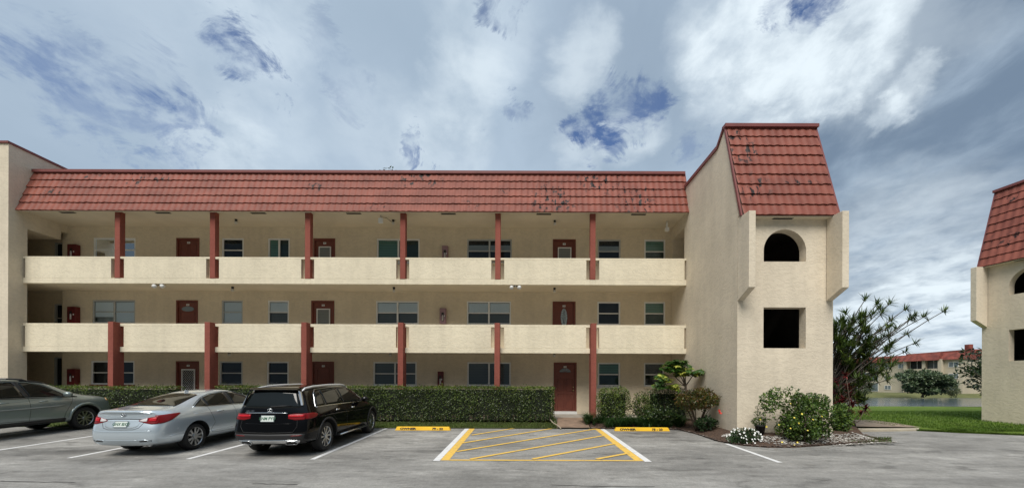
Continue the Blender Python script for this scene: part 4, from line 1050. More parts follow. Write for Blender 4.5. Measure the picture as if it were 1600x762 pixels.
class Car:
    def __init__(s, label, paint, rings, axles, rw, track, loc, rz, rx, name='parked_car'):
        s.root = empty(name, loc); s.root.rotation_euler = (rx, 0, rz); tag(s.root, label, 'car', 'cars parked in the bays')
        s.axles, s.rw, s.track = axles, rw, track
        me = cage_body(rings, 'body'); o = bpy.data.objects.new('body', me); COL.objects.link(o); me.materials.append(paint)
        md = o.modifiers.new('sub', 'SUBSURF'); md.levels = 3; md.render_levels = 3
        me2 = eval_mesh(o); o.modifiers.clear(); o.data = me2
        bm = bmesh.new(); bm.from_mesh(me2); s.bvh = BVHTree.FromBMesh(bm); bm.free()
        cuts = []
        for ay in axles:
            for sg in (-1, 1):
                m = MB(); x0 = track/2-.19
                m.cyl((x0 if sg > 0 else -x0-.6, ay, rw+.01), rw+.065, .6, 'X', 40); cuts.append(m.build('cut', mat('wheel_well', (.006, .006, .006), .9)))
        for c in cuts:
            q = o.modifiers.new('cut', 'BOOLEAN'); q.operation = 'DIFFERENCE'; q.object = c; q.solver = 'EXACT'
            q.material_mode = 'TRANSFER'
        me3 = eval_mesh(o); o.modifiers.clear(); o.data = me3
        for c in cuts: bpy.data.objects.remove(c)
        me3.set_sharp_from_angle(angle=R(38))
        o.parent = s.root; s.body = o; s.paint = paint
        # wheels
    def hit(s, view, a, b):
        if view == 'R': o, d = Vector((4, a, b)), Vector((-1, 0, 0))
        elif view == 'L': o, d = Vector((-4, a, b)), Vector((1, 0, 0))
        elif view == 'B': o, d = Vector((a, -4, b)), Vector((0, 1, 0))
        elif view == 'F': o, d = Vector((a, 9, b)), Vector((0, -1, 0))
        else: o, d = Vector((a, b, 5)), Vector((0, 0, -1))
        h = s.bvh.ray_cast(o, d)
        if h[0] is None: return None
        n = h[1] if h[1].dot(d) < 0 else -h[1]
        return h[0], n
    def patch(s, name, view, lower, upper, m, off=.004, nu=24, nv=8, parent=None, label=None, back=.012):
        """panel between two 2-D curves, wrapped on the body; given a little thickness"""
        def interp(pts, t):
            L = [0]
            for p, q in zip(pts, pts[1:]): L.append(L[-1] + math.hypot(q[0]-p[0], q[1]-p[1]))
            d = t*L[-1]
            for i in range(len(pts)-1):
                if d <= L[i+1] + 1e-9:
                    k = (d-L[i])/max(1e-9, L[i+1]-L[i]); return (pts[i][0]+(pts[i+1][0]-pts[i][0])*k, pts[i][1]+(pts[i+1][1]-pts[i][1])*k)
            return pts[-1]
        bm = bmesh.new(); G = []
        for i in range(nu+1):
            col = []
            a, b = interp(lower, i/nu), interp(upper, i/nu)
            for j in range(nv+1):
                k = j/nv; h = s.hit(view, a[0]+(b[0]-a[0])*k, a[1]+(b[1]-a[1])*k)
                col.append(bm.verts.new(h[0] + h[1]*off) if h else None)
            G.append(col)
        for i in range(nu):
            for j in range(nv):
                q = [G[i][j], G[i+1][j], G[i+1][j+1], G[i][j+1]]
                if all(q):
                    try: f = bm.faces.new(q); f.smooth = True
                    except ValueError: pass
        bmesh.ops.remove_doubles(bm, verts=bm.verts, dist=1e-5)
        # orient outward
        if bm.faces:
            bmesh.ops.recalc_face_normals(bm, faces=bm.faces)
            c = Vector((0, 2.3, .8)); sgn = sum((f.calc_center_median()-c).dot(f.normal) for f in bm.faces)
            if sgn < 0: bmesh.ops.reverse_faces(bm, faces=bm.faces)
        me = bpy.data.meshes.new(name); bm.to_mesh(me); bm.free()
        o = link_mesh(name, me, m, parent or s.root)
        if label: o['label'] = label
        md = o.modifiers.new('thick', 'SOLIDIFY'); md.thickness = back; md.offset = -1
        return o
    def band(s, name, view, pts, w, m, off=.005, parent=None, closed=False, sub=6, tube=False, label=None):
        """a ribbon or bead following a polyline on the body"""
        P = []
        n = len(pts)
        rng = range(n if closed else n-1)
        for i in rng:
            a, b = pts[i], pts[(i+1) % n]
            for k in range(sub): P.append((a[0]+(b[0]-a[0])*k/sub, a[1]+(b[1]-a[1])*k/sub))
        P.append(pts[0] if closed else pts[-1])
        Q = [s.hit(view, *p) for p in P]; Q = [h[0]+h[1]*off for h in Q if h]
        mb = MB(); mb.tube(Q, w/2, n=6)
        o = mb.build(name, m, parent or s.root)
        if label: o['label'] = label
        return o
    def both(s, f):
        for v in ('R', 'L'): f(v)
    def wheels(s, style, rimr):
        for ay in s.axles:
            for sg in (1, -1):
                xo = sg*(s.track/2+.005); r = s.rw; wd = .225
                hub = MB(); hub.cyl((0, 0, 0), .06, .02 if sg > 0 else -.02, 'X', 16); h = hub.build('wheel', ALLOY, s.root); h.location = (xo-sg*.035, ay, r)
                t = MB(); k = sg
                t.lathe((0, 0, 0), [(rimr, -.0*k+.02*k), (rimr+.012, .028*k), (r-.05, .036*k), (r-.018, .022*k), (r-.003, -.005*k), (r, -.05*k), (r, -.15*k), (r-.01, -.19*k), (r-.05, -.2*k), (rimr, -.19*k), (rimr-.01, -.18*k)], 'X', 40)
                t.build('tyre', RUBBER, h)
                m = MB()
                m.lathe((0, 0, 0), [(rimr-.012, -.15*k), (rimr-.012, .0*k), (rimr-.002, .022*k), (rimr+.006, .022*k), (rimr+.006, .0)], 'X', 40)
                if style == 'ten':
                    A = [math.radians(36*i + d) for i in range(10) for d in (0,)]; prof = (.020, .017)
                    A = [math.radians(72*i + d) for i in range(5) for d in (-15, 15)]
                    for a in A:
                        a0 = a*1.0
                        c, sn = math.cos(a), math.sin(a); px_, py_ = -sn, c
                        pts = []
                        for rr, w_, dx in ((.04, .022, .0), (rimr-.006, .026, .012)):
                            for q in (-1, 1): pts.append((dx*k, c*rr+px_*w_*q, sn*rr+py_*w_*q))
                        m.prism([pts[0], pts[1], pts[3], pts[2]], (-.03*k, 0, 0))
                else:
                    for i in range(5):
                        for d in (-9, 9):
                            a = math.radians(72*i+90+d); b = math.radians(72*i+90+d*1.9)
                            c, sn = math.cos(a), math.sin(a)
                            c2, s2 = math.cos(b), math.sin(b)
                            w1, w2 = .017, .021
                            m.prism([(0, c*.03-sn*w1, sn*.03+c*w1), (0, c*.03+sn*w1, sn*.03-c*w1), (.012*k, c2*(rimr-.006)+s2*w2, s2*(rimr-.006)-c2*w2), (.012*k, c2*(rimr-.006)-s2*w2, s2*(rimr-.006)+c2*w2)], (-.035*k, 0, 0))
                m.build('rim', ALLOY, h)
                m = MB(); m.cyl((-.10*k, 0, 0), rimr-.02, -.02*k, 'X', 32); m.build('brake_disc', mat('brake_shadow', (.02, .02, .02), .7), h)
    def plate(s, x, z, txt, w=.30, h=.15):
        q = s.hit('B', x, z); n = q[1]; ang = math.atan2(n.z, -n.y)
        M = Matrix.Translation(q[0] + Vector((0, -.014, 0))) @ Matrix.Rotation(R(90) - ang, 4, 'X')
        m = MB(); m.box(-w/2, w/2, -h/2, h/2, -.008, .004); o = m.build('licence_plate', PLATE, s.root); o.data.transform(M)
        m = MB()
        for b in ((-w/2, w/2, h/2-.008, h/2), (-w/2, w/2, -h/2, -h/2+.008), (-w/2, -w/2+.008, -h/2+.008, h/2-.008), (w/2-.008, w/2, -h/2+.008, h/2-.008)): m.box(*b, .0045, .009)
        f = m.build('plate_frame', CHROME, o); f.data.transform(M)
        add_text('plate_lettering', txt, h*.62, PLTXT, o, M @ Matrix.Translation((0, -.004, .006)), bold=.002, sx=.92, extrude=.0012)
    def mirror(s, y, z, m, w=.12, h=.085):
        for v, k in (('R', 1), ('L', -1)):
            q = s.hit(v, y, z)
            x = q[0].x
            mb = MB(); mb.lathe((0, 0, 0), [(.001, -.10), (.05, -.09), (.075, -.04), (.078, .02), (.06, .07), (.001, .095)], 'Y', 18)
            o = mb.build('wing_mirror', m, s.root); o.location = (x + k*.17, y, z+.06); o.scale = (1.35, .9, 1.05)
            mb = MB(); mb.tube([(x-k*.01, y+.03, z+.01), (x+k*.1, y+.01, z+.04)], .022, n=8); ob = mb.build('mirror_arm', PLASTIC, s.root)
def handle_at(car, y, z, m, chrome=None):
    for v, k in (('R', 1), ('L', -1)):
        q = car.hit(v, y, z); x = q[0].x
        mb = MB(); mb.tube([(x+k*.004, y-.10, z), (x+k*.032, y-.08, z+.004), (x+k*.038, y, z+.006), (x+k*.032, y+.08, z+.004), (x+k*.004, y+.10, z)], [.010, .014, .015, .014, .010], n=8)
        mb.build('door_handle', m, car.root)

def tail(w, z, y): return (w, z, y)
def ring(y, zt, we, ze, wb, zb, ws, zs, wm, zm, wl, zl, zf=None, dy=None):
    zf = zf if zf is not None else zl-.10
    p = [(0, zt), (we*.62, zt-(zt-ze)*.22), (we, ze), (wb, zb), (ws, zs), (wm, zm), (wl, zl), (wl-.12, zf), (0, zf)]
    return [(w, z, y + (dy[i] if dy else 0)) for i, (w, z) in enumerate(p)]

# ---------------------------------------------------------------- silver sedan
def make_sedan(loc, rz, rx):
    rg = [
        [(0, 1.045, .07), (.38, 1.045, .08), (.56, 1.035, .13), (.63, .97, .17), (.66, .83, .14), (.68, .62, .03), (.67, .40, .04), (.60, .27, .10), (0, .27, .08)],
        ring(.14, 1.085, .62, 1.07, .71, 1.00, .76, .84, .78, .62, .765, .38, .25, (0, 0, .04, .08, .08, .02, .0, .0, 0)),
        ring(.42, 1.095, .66, 1.075, .80, 1.005, .885, .84, .895, .62, .87, .36, .22),
        ring(.80, 1.135, .655, 1.105, .805, 1.03, .905, .87, .91, .62, .885, .33, .20),
        ring(1.25, 1.295, .615, 1.25, .795, 1.045, .905, .885, .915, .62, .885, .32, .20),
        ring(1.75, 1.42, .565, 1.375, .785, 1.05, .90, .89, .905, .60, .88, .30, .20),
        ring(2.25, 1.468, .55, 1.42, .785, 1.04, .90, .88, .905, .60, .88, .30, .20),
        ring(2.75, 1.455, .56, 1.405, .79, 1.02, .90, .87, .905, .60, .88, .30, .20),
        ring(3.25, 1.29, .62, 1.24, .80, .99, .90, .86, .91, .60, .885, .30, .20),
        ring(3.75, 1.065, .68, 1.03, .80, .955, .895, .83, .91, .60, .885, .31, .20),
        ring(4.25, .955, .62, .935, .77, .88, .875, .76, .89, .56, .86, .32, .20),
        ring(4.62, .84, .55, .82, .70, .76, .80, .67, .82, .52, .78, .32, .20, (0, 0, 0, -.03, -.06, -.06, -.04, 0, 0)),
        [(0, .72, 4.74), (.34, .715, 4.73), (.5, .70, 4.70), (.58, .65, 4.66), (.64, .58, 4.66), (.66, .47, 4.70), (.62, .33, 4.70), (.5, .24, 4.66), (0, .24, 4.68)]]
    c = Car('silver four door sedan parked nose in, between the grey and the black one', SILVER, rg, (1.06, 3.86), .33, 1.70, loc, rz, rx)
    c.wheels('ten', .225)
    r = c.root
    c.patch('rear_window', 'T', [(-.60, .74), (-.3, .70), (0, .69), (.3, .70), (.60, .74)], [(-.475, 1.58), (-.25, 1.64), (0, 1.655), (.25, 1.64), (.475, 1.58)], CGLASS, nu=26, nv=14)
    c.patch('windscreen', 'T', [(-.62, 3.72), (0, 3.80), (.62, 3.72)], [(-.50, 2.90), (0, 2.86), (.50, 2.90)], CGLASS, nu=20, nv=10)
    for v in 'RL':
        c.patch('side_window', v, [(1.14, 1.075), (1.35, 1.065), (1.50, 1.06)], [(1.14, 1.085), (1.35, 1.19), (1.50, 1.255)], CGLASS, nu=10, nv=6)
        c.patch('side_window', v, [(1.55, 1.06), (2.33, 1.045)], [(1.55, 1.27), (1.85, 1.345), (2.33, 1.385)], CGLASS, nu=16, nv=8)
        c.patch('side_window', v, [(2.44, 1.043), (3.38, 1.005)], [(2.44, 1.385), (2.75, 1.365), (3.05, 1.25), (3.38, 1.03)], CGLASS, nu=20, nv=8)
        c.patch('door_pillar', v, [(2.33, 1.045), (2.44, 1.043)], [(2.33, 1.385), (2.44, 1.385)], PLASTIC, nu=3, nv=8, off=.003)
        c.patch('door_pillar', v, [(1.50, 1.06), (1.55, 1.06)], [(1.50, 1.255), (1.55, 1.27)], PLASTIC, nu=3, nv=6, off=.003)
        c.band('window_trim', v, [(1.10, 1.075), (1.5, 1.05), (2.3, 1.035), (3.42, .995)], .016, CHROME, .004)
        c.band('window_trim', v, [(1.10, 1.085), (1.35, 1.205), (1.55, 1.285), (1.85, 1.36), (2.35, 1.40), (2.75, 1.38), (3.07, 1.26), (3.42, 1.0)], .014, PLASTIC, .002)
        c.band('door_gap', v, [(1.50, 1.05), (1.52, .86), (1.62, .62), (1.48, .45), (1.55, .36), (2.3, .34), (3.3, .34)], .009, BLACK, -.001)
        c.band('door_gap', v, [(2.38, 1.04), (2.40, .8), (2.36, .34)], .009, BLACK, -.001)
        c.band('door_gap', v, [(3.42, 1.0), (3.40, .7), (3.32, .34)], .009, BLACK, -.001)
        c.band('crease', v, [(1.0, .905), (1.8, .90), (2.6, .875), (3.3, .84)], .018, SILVER, -.002)
        c.band('crease', v, [(.35, .46), (.55, .475), (.66, .48)], .022, SILVER, -.003)
        c.band('sill_crease', v, [(1.5, .40), (2.4, .42), (3.3, .43)], .02, SILVER, -.003)
    handle_at(c, 1.83, .905, SILVER); handle_at(c, 2.72, .89, SILVER)
    c.mirror(3.15, 1.02, SILVER)
    # tail lights wrap round the corner and reach far forward
    for k, v in ((1, 'R'), (-1, 'L')):
        t = c.patch('tail_light', 'B', [(k*.36, .825), (k*.50, .785), (k*.64, .755), (k*.74, .76)], [(k*.36, .85), (k*.50, .895), (k*.64, .925), (k*.74, .955)], TAIL, nu=16, nv=6, off=.006)
        c.patch('lens', 'B', [(k*.385, .83), (k*.46, .815), (k*.53, .815)], [(k*.385, .848), (k*.46, .876), (k*.53, .895)], CLEAR, nu=8, nv=4, off=.013, parent=t)
        c.patch('lens', 'B', [(k*.57, .82), (k*.70, .82)], [(k*.57, .89), (k*.70, .905)], TAILB, nu=8, nv=4, off=.013, parent=t)
        c.patch('tail_light', v, [(.19, .76), (.28, .775), (.40, .825), (.50, .88), (.66, .965)], [(.19, .955), (.28, .96), (.40, .968), (.50, .972), (.64, .975)], TAIL, nu=16, nv=6, off=.006)
    c.patch('boot_recess', 'B', [(-.42, .83), (-.36, .70), (-.25, .665), (0, .66), (.25, .665), (.36, .70), (.42, .83)], [(-.42, .85), (-.36, .86), (-.25, .865), (0, .867), (.25, .865), (.36, .86), (.42, .85)], SILVER, nu=24, nv=6, off=.002)
    c.band('boot_gap', 'B', [(-.50, .835), (-.40, .68), (-.28, .645), (0, .64), (.28, .645), (.40, .68), (.50, .835)], .010, BLACK, .0)
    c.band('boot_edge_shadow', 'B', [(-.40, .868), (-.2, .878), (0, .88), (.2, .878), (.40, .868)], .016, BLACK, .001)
    c.band('boot_lip', 'B', [(-.60, 1.0), (-.4, 1.03), (0, 1.035), (.4, 1.03), (.60, 1.0)], .03, SILVER, -.003)
    c.band('boot_crease', 'B', [(-.58, .975), (-.4, .945), (0, .925), (.4, .945), (.58, .975)], .014, SILVER, -.003)
    c.plate(0, .765, 'GHX BXZ')
    m = MB(); q = c.hit('B', 0, .97); y = q[0].y-.008
    m.tube([(.055*math.cos(t), y, .97+.034*math.sin(t)) for t in [2*math.pi*i/20 for i in range(21)]], .006, n=6, caps=False)
    for a, b in (((-.028, .95), (-.012, .992)), ((.012, .948), (.028, .99)), ((-.02, .966), (.02, .974))): m.tube([(a[0], y, a[1]), (b[0], y, b[1])], .006, n=6)
    m.build('badge', CHROME, r)
    for k in (-1, 1):
        c.patch('bumper_vent', 'B', [(k*.42, .36), (k*.66, .37)], [(k*.42, .385), (k*.66, .40)], BLACK, nu=8, nv=2, off=.004)
        c.band('bumper_crease', 'B', [(k*.38, .40), (k*.52, .415), (k*.64, .37), (k*.72, .33)], .014, SILVER, .0)
    c.band('bumper_crease', 'B', [(-.38, .40), (0, .395), (.38, .40)], .012, SILVER, .0)
    c.band('bumper_crease', 'B', [(-.66, .615), (-.4, .60), (0, .595), (.4, .60), (.66, .615)], .02, SILVER, -.003)
    m = MB(); q = c.hit('T', 0, 1.80); m.prism([(0, 1.72, q[0].z-.01), (0, 1.86, q[0].z-.0), (0, 1.78, q[0].z+.055), (0, 1.74, q[0].z+.055)], (.012, 0, 0)); m.build('roof_aerial', SILVER, r)
    m = MB(); m.cyl((.38, .32, .24), .03, .2, 'Y', 12); m.build('exhaust_pipe', CHROME, r)
    for k in (-1, 1): c.patch('headlight', 'F', [(k*.42, .62), (k*.62, .62)], [(k*.42, .68), (k*.62, .72)], CLEAR, nu=6, nv=4)
    return c

# ---------------------------------------------------------------- black suv
def make_black_suv(loc, rz, rx):
    rg = [
        [(0, 1.555, .30), (.42, 1.55, .31), (.57, 1.51, .33), (.735, 1.10, .16), (.79, .93, .12), (.82, .64, .03), (.80, .44, .03), (.72, .30, .10), (0, .30, .08)],
        ring(.40, 1.60, .60, 1.545, .78, 1.12, .855, .95, .87, .64, .86, .42, .26, (0, 0, 0, -.10, -.12, -.18, -.20, -.1, 0)),
        ring(.62, 1.615, .62, 1.56, .80, 1.125, .92, .95, .935, .64, .92, .38, .25, (0, 0, 0, -.06, -.08, -.12, -.14, 0, 0)),
        ring(1.1, 1.63, .625, 1.57, .81, 1.115, .93, .94, .94, .64, .925, .34, .24),
        ring(1.7, 1.64, .625, 1.58, .815, 1.10, .93, .93, .935, .62, .92, .32, .24),
        ring(2.3, 1.635, .625, 1.575, .815, 1.085, .93, .92, .935, .62, .92, .32, .24),
        ring(2.75, 1.60, .635, 1.54, .82, 1.07, .93, .91, .935, .62, .92, .32, .24),
        ring(3.15, 1.38, .69, 1.33, .83, 1.06, .93, .91, .935, .62, .92, .32, .24),
        ring(3.55, 1.13, .74, 1.09, .835, 1.03, .93, .90, .94, .62, .92, .33, .24),
        ring(4.05, 1.03, .68, 1.01, .82, .95, .92, .84, .935, .60, .91, .34, .25),
        ring(4.42, .94, .58, .92, .75, .86, .83, .75, .85, .58, .82, .35, .26, (0, 0, 0, -.03, -.05, -.05, -.03, 0, 0)),
        [(0, .84, 4.56), (.36, .835, 4.55), (.52, .81, 4.52), (.60, .74, 4.48), (.66, .66, 4.48), (.68, .52, 4.52), (.64, .36, 4.53), (.54, .28, 4.48), (0, .28, 4.5)]]
    c = Car('glossy black suv with chrome roof rails parked beside the hedge', BLACKP, rg, (.93, 3.80), .368, 1.76, loc, rz, rx)
    c.wheels('five', .245); r = c.root
    c.patch('rear_window', 'B', [(-.66, 1.145), (0, 1.125), (.66, 1.145)], [(-.52, 1.50), (0, 1.52), (.52, 1.50)], CGLASS, nu=20, nv=8)
    c.patch('windscreen', 'T', [(-.66, 3.46), (0, 3.54), (.66, 3.46)], [(-.56, 2.86), (0, 2.80), (.56, 2.86)], CGLASS, nu=20, nv=8)
    # rear spoiler
    m = MB(); m.prism([(-.56, .24, 1.555), (-.56, .42, 1.60), (-.56, .42, 1.56), (-.56, .26, 1.53)], (1.12, 0, 0)); bevel(m.build('rear_spoiler', BLACKP, r), .008)
    for k in (-1, 1):
        m = MB(); m.prism([(k*.57, .27, 1.53), (k*.60, .30, 1.50), (k*.70, .22, 1.20), (k*.665, .20, 1.20)], (0, .05, 0)); m.build('window_blade', ALLOY, r)
    for v in 'RL':
        c.patch('side_window', v, [(.62, 1.145), (1.02, 1.14)], [(.78, 1.44), (1.04, 1.51)], CGLASS, nu=8, nv=8)
        c.patch('side_window', v, [(1.08, 1.14), (1.90, 1.12)], [(1.08, 1.515), (1.90, 1.525)], CGLASS, nu=14, nv=8)
        c.patch('side_window', v, [(2.00, 1.12), (3.28, 1.085)], [(2.00, 1.525), (2.55, 1.505), (2.85, 1.40), (3.28, 1.105)], CGLASS, nu=20, nv=8)
        c.band('window_trim', v, [(.56, 1.125), (1.1, 1.12), (2.0, 1.10), (3.36, 1.065)], .022, CHROME, .005)
        c.band('window_trim', v, [(.56, 1.125), (.60, 1.22), (.74, 1.44), (.90, 1.525), (1.5, 1.545), (2.0, 1.55), (2.6, 1.525), (2.9, 1.41), (3.36, 1.07)], .020, CHROME, .005)
        c.band('door_gap', v, [(1.05, 1.12), (1.12, .95), (1.38, .72), (1.32, .45), (1.5, .38), (3.2, .38)], .009, BLACK, -.001)
        c.band('door_gap', v, [(1.95, 1.1), (1.96, .7), (1.93, .38)], .009, BLACK, -.001)
        c.band('side_crease', v, [(.6, .90), (1.4, .90), (2.4, .87), (3.3, .83)], .02, BLACKP, -.002)
        k = 1 if v == 'R' else -1
        # roof rail
        pts = []
        for y, dz in ((.42, .0), (.55, .045), (.9, .06), (1.6, .062), (2.3, .058), (2.55, .045), (2.72, .0)):
            q = c.hit('T', k*.565, y); pts.append(q[0] + Vector((0, 0, dz)))
        m = MB(); m.tube(pts, [.014, .024, .026, .026, .026, .024, .014], n=8); m.build('roof_rail', mat('satin_rail', (.75, .76, .78), .38, metal=.5), r)
        # running board
        m = MB(); x0, x1 = (.84, .99) if k > 0 else (-.99, -.84)
        m.box(x0, x1, 1.42, 3.28, .30, .345); bevel(m.build('running_board', PLASTIC, r), .01)
        m = MB(); m.tube([(k*.995, 1.40, .335), (k*.997, 2.3, .335), (k*.995, 3.30, .335)], .016, n=8); m.build('running_board_trim', CHROME, r)
        # wheel arch cladding
        for ay in c.axles:
            pts = [(ay + (.368+.085)*math.cos(R(a)), .38 + (.368+.085)*math.sin(R(a))) for a in range(-8, 190, 9)]
            c.band('arch_trim', v, pts, .05, PLASTIC, -.006, sub=1)
    handle_at(c, 1.50, .985, CHROME); handle_at(c, 2.42, .965, CHROME)
    c.mirror(3.02, 1.09, BLACKP)
    for k, v in ((1, 'R'), (-1, 'L')):
        t = c.patch('tail_light', 'B', [(k*.43, .90), (k*.58, .865), (k*.78, .875)], [(k*.43, .995), (k*.58, 1.01), (k*.78, 1.005)], TAIL, nu=14, nv=6, off=.008)
        c.patch('lens', 'B', [(k*.43, .945), (k*.58, .935), (k*.75, .94)], [(k*.43, .975), (k*.58, .98), (k*.75, .98)], TAILB, nu=10, nv=3, off=.017, parent=t)
        c.patch('tail_light', v, [(.18, .88), (.30, .885), (.42, .90), (.52, .95)], [(.18, 1.01), (.30, 1.015), (.42, 1.01), (.52, .985)], TAIL, nu=10, nv=5, off=.008)
        c.patch('reflector', 'B', [(k*.52, .505), (k*.74, .515)], [(k*.52, .525), (k*.74, .535)], TAIL, nu=6, nv=2, off=.006)
    c.band('chrome_strip', 'B', [(-.56, 1.022), (0, 1.03), (.40, 1.022)], .022, CHROME, .006)
    c.patch('lower_bumper', 'B', [(-.76, .33), (0, .31), (.76, .33)], [(-.80, .56), (0, .55), (.80, .56)], PLASTIC, nu=20, nv=6, off=.006)
    c.patch('chrome_skid', 'B', [(-.68, .365), (-.5, .33), (0, .325), (.5, .33), (.68, .365)], [(-.70, .415), (-.5, .43), (0, .425), (.5, .43), (.70, .415)], CHROME, nu=24, nv=4, off=.018)
    for k in (-1, 1):
        c.patch('exhaust_tip', 'B', [(k*.40, .335), (k*.62, .35)], [(k*.42, .39), (k*.60, .395)], BLACK, nu=8, nv=3, off=.028)
        c.band('exhaust_surround', 'B', [(k*.40, .33), (k*.60, .335), (k*.65, .37), (k*.60, .405), (k*.42, .405), (k*.38, .37)], .014, CHROME, .03, closed=True)
    c.band('tailgate_gap', 'B', [(-.62, .98), (-.64, .72), (-.56, .60), (0, .585), (.56, .60), (.64, .72), (.62, .98)], .010, BLACK, .0)
    c.band('tailgate_crease', 'B', [(-.52, .79), (0, .78), (.52, .79)], .016, BLACKP, .0)
    c.plate(-.02, .905, 'LNM PYU', .31, .155)
    # ring badge with three rays
    q = c.hit('B', 0, 1.075); y = q[0].y-.012; m = MB()
    m.tube([(.052*math.cos(t), y, 1.075+.052*math.sin(t)) for t in [2*math.pi*i/24 for i in range(25)]], .007, n=6, caps=False)
    for a in (90, 210, 330): m.tube([(0, y, 1.075), (.05*math.cos(R(a)), y, 1.075+.05*math.sin(R(a)))], [.009, .003], n=6)
    m.build('badge', CHROME, r)
    add_text('model_lettering', 'GLC 300', .05, CHROME, r, Matrix.Translation((-.46, c.hit('B', -.46, 1.065)[0].y-.006, 1.065)) @ Matrix.Rotation(R(80), 4, 'X'), extrude=.002, bold=.001)
    m = MB(); a, b = c.hit('B', .02, 1.16), c.hit('B', .46, 1.185)
    m.tube([a[0]+a[1]*.03, a[0].lerp(b[0], .5)+b[1]*.03, b[0]+b[1]*.015], [.018, .011, .007], n=6); m.build('rear_wiper', PLASTIC, r)
    for k in (-1, 1): c.patch('headlight', 'F', [(k*.42, .68), (k*.62, .70)], [(k*.42, .76), (k*.62, .78)], CLEAR, nu=6, nv=4)
    return c

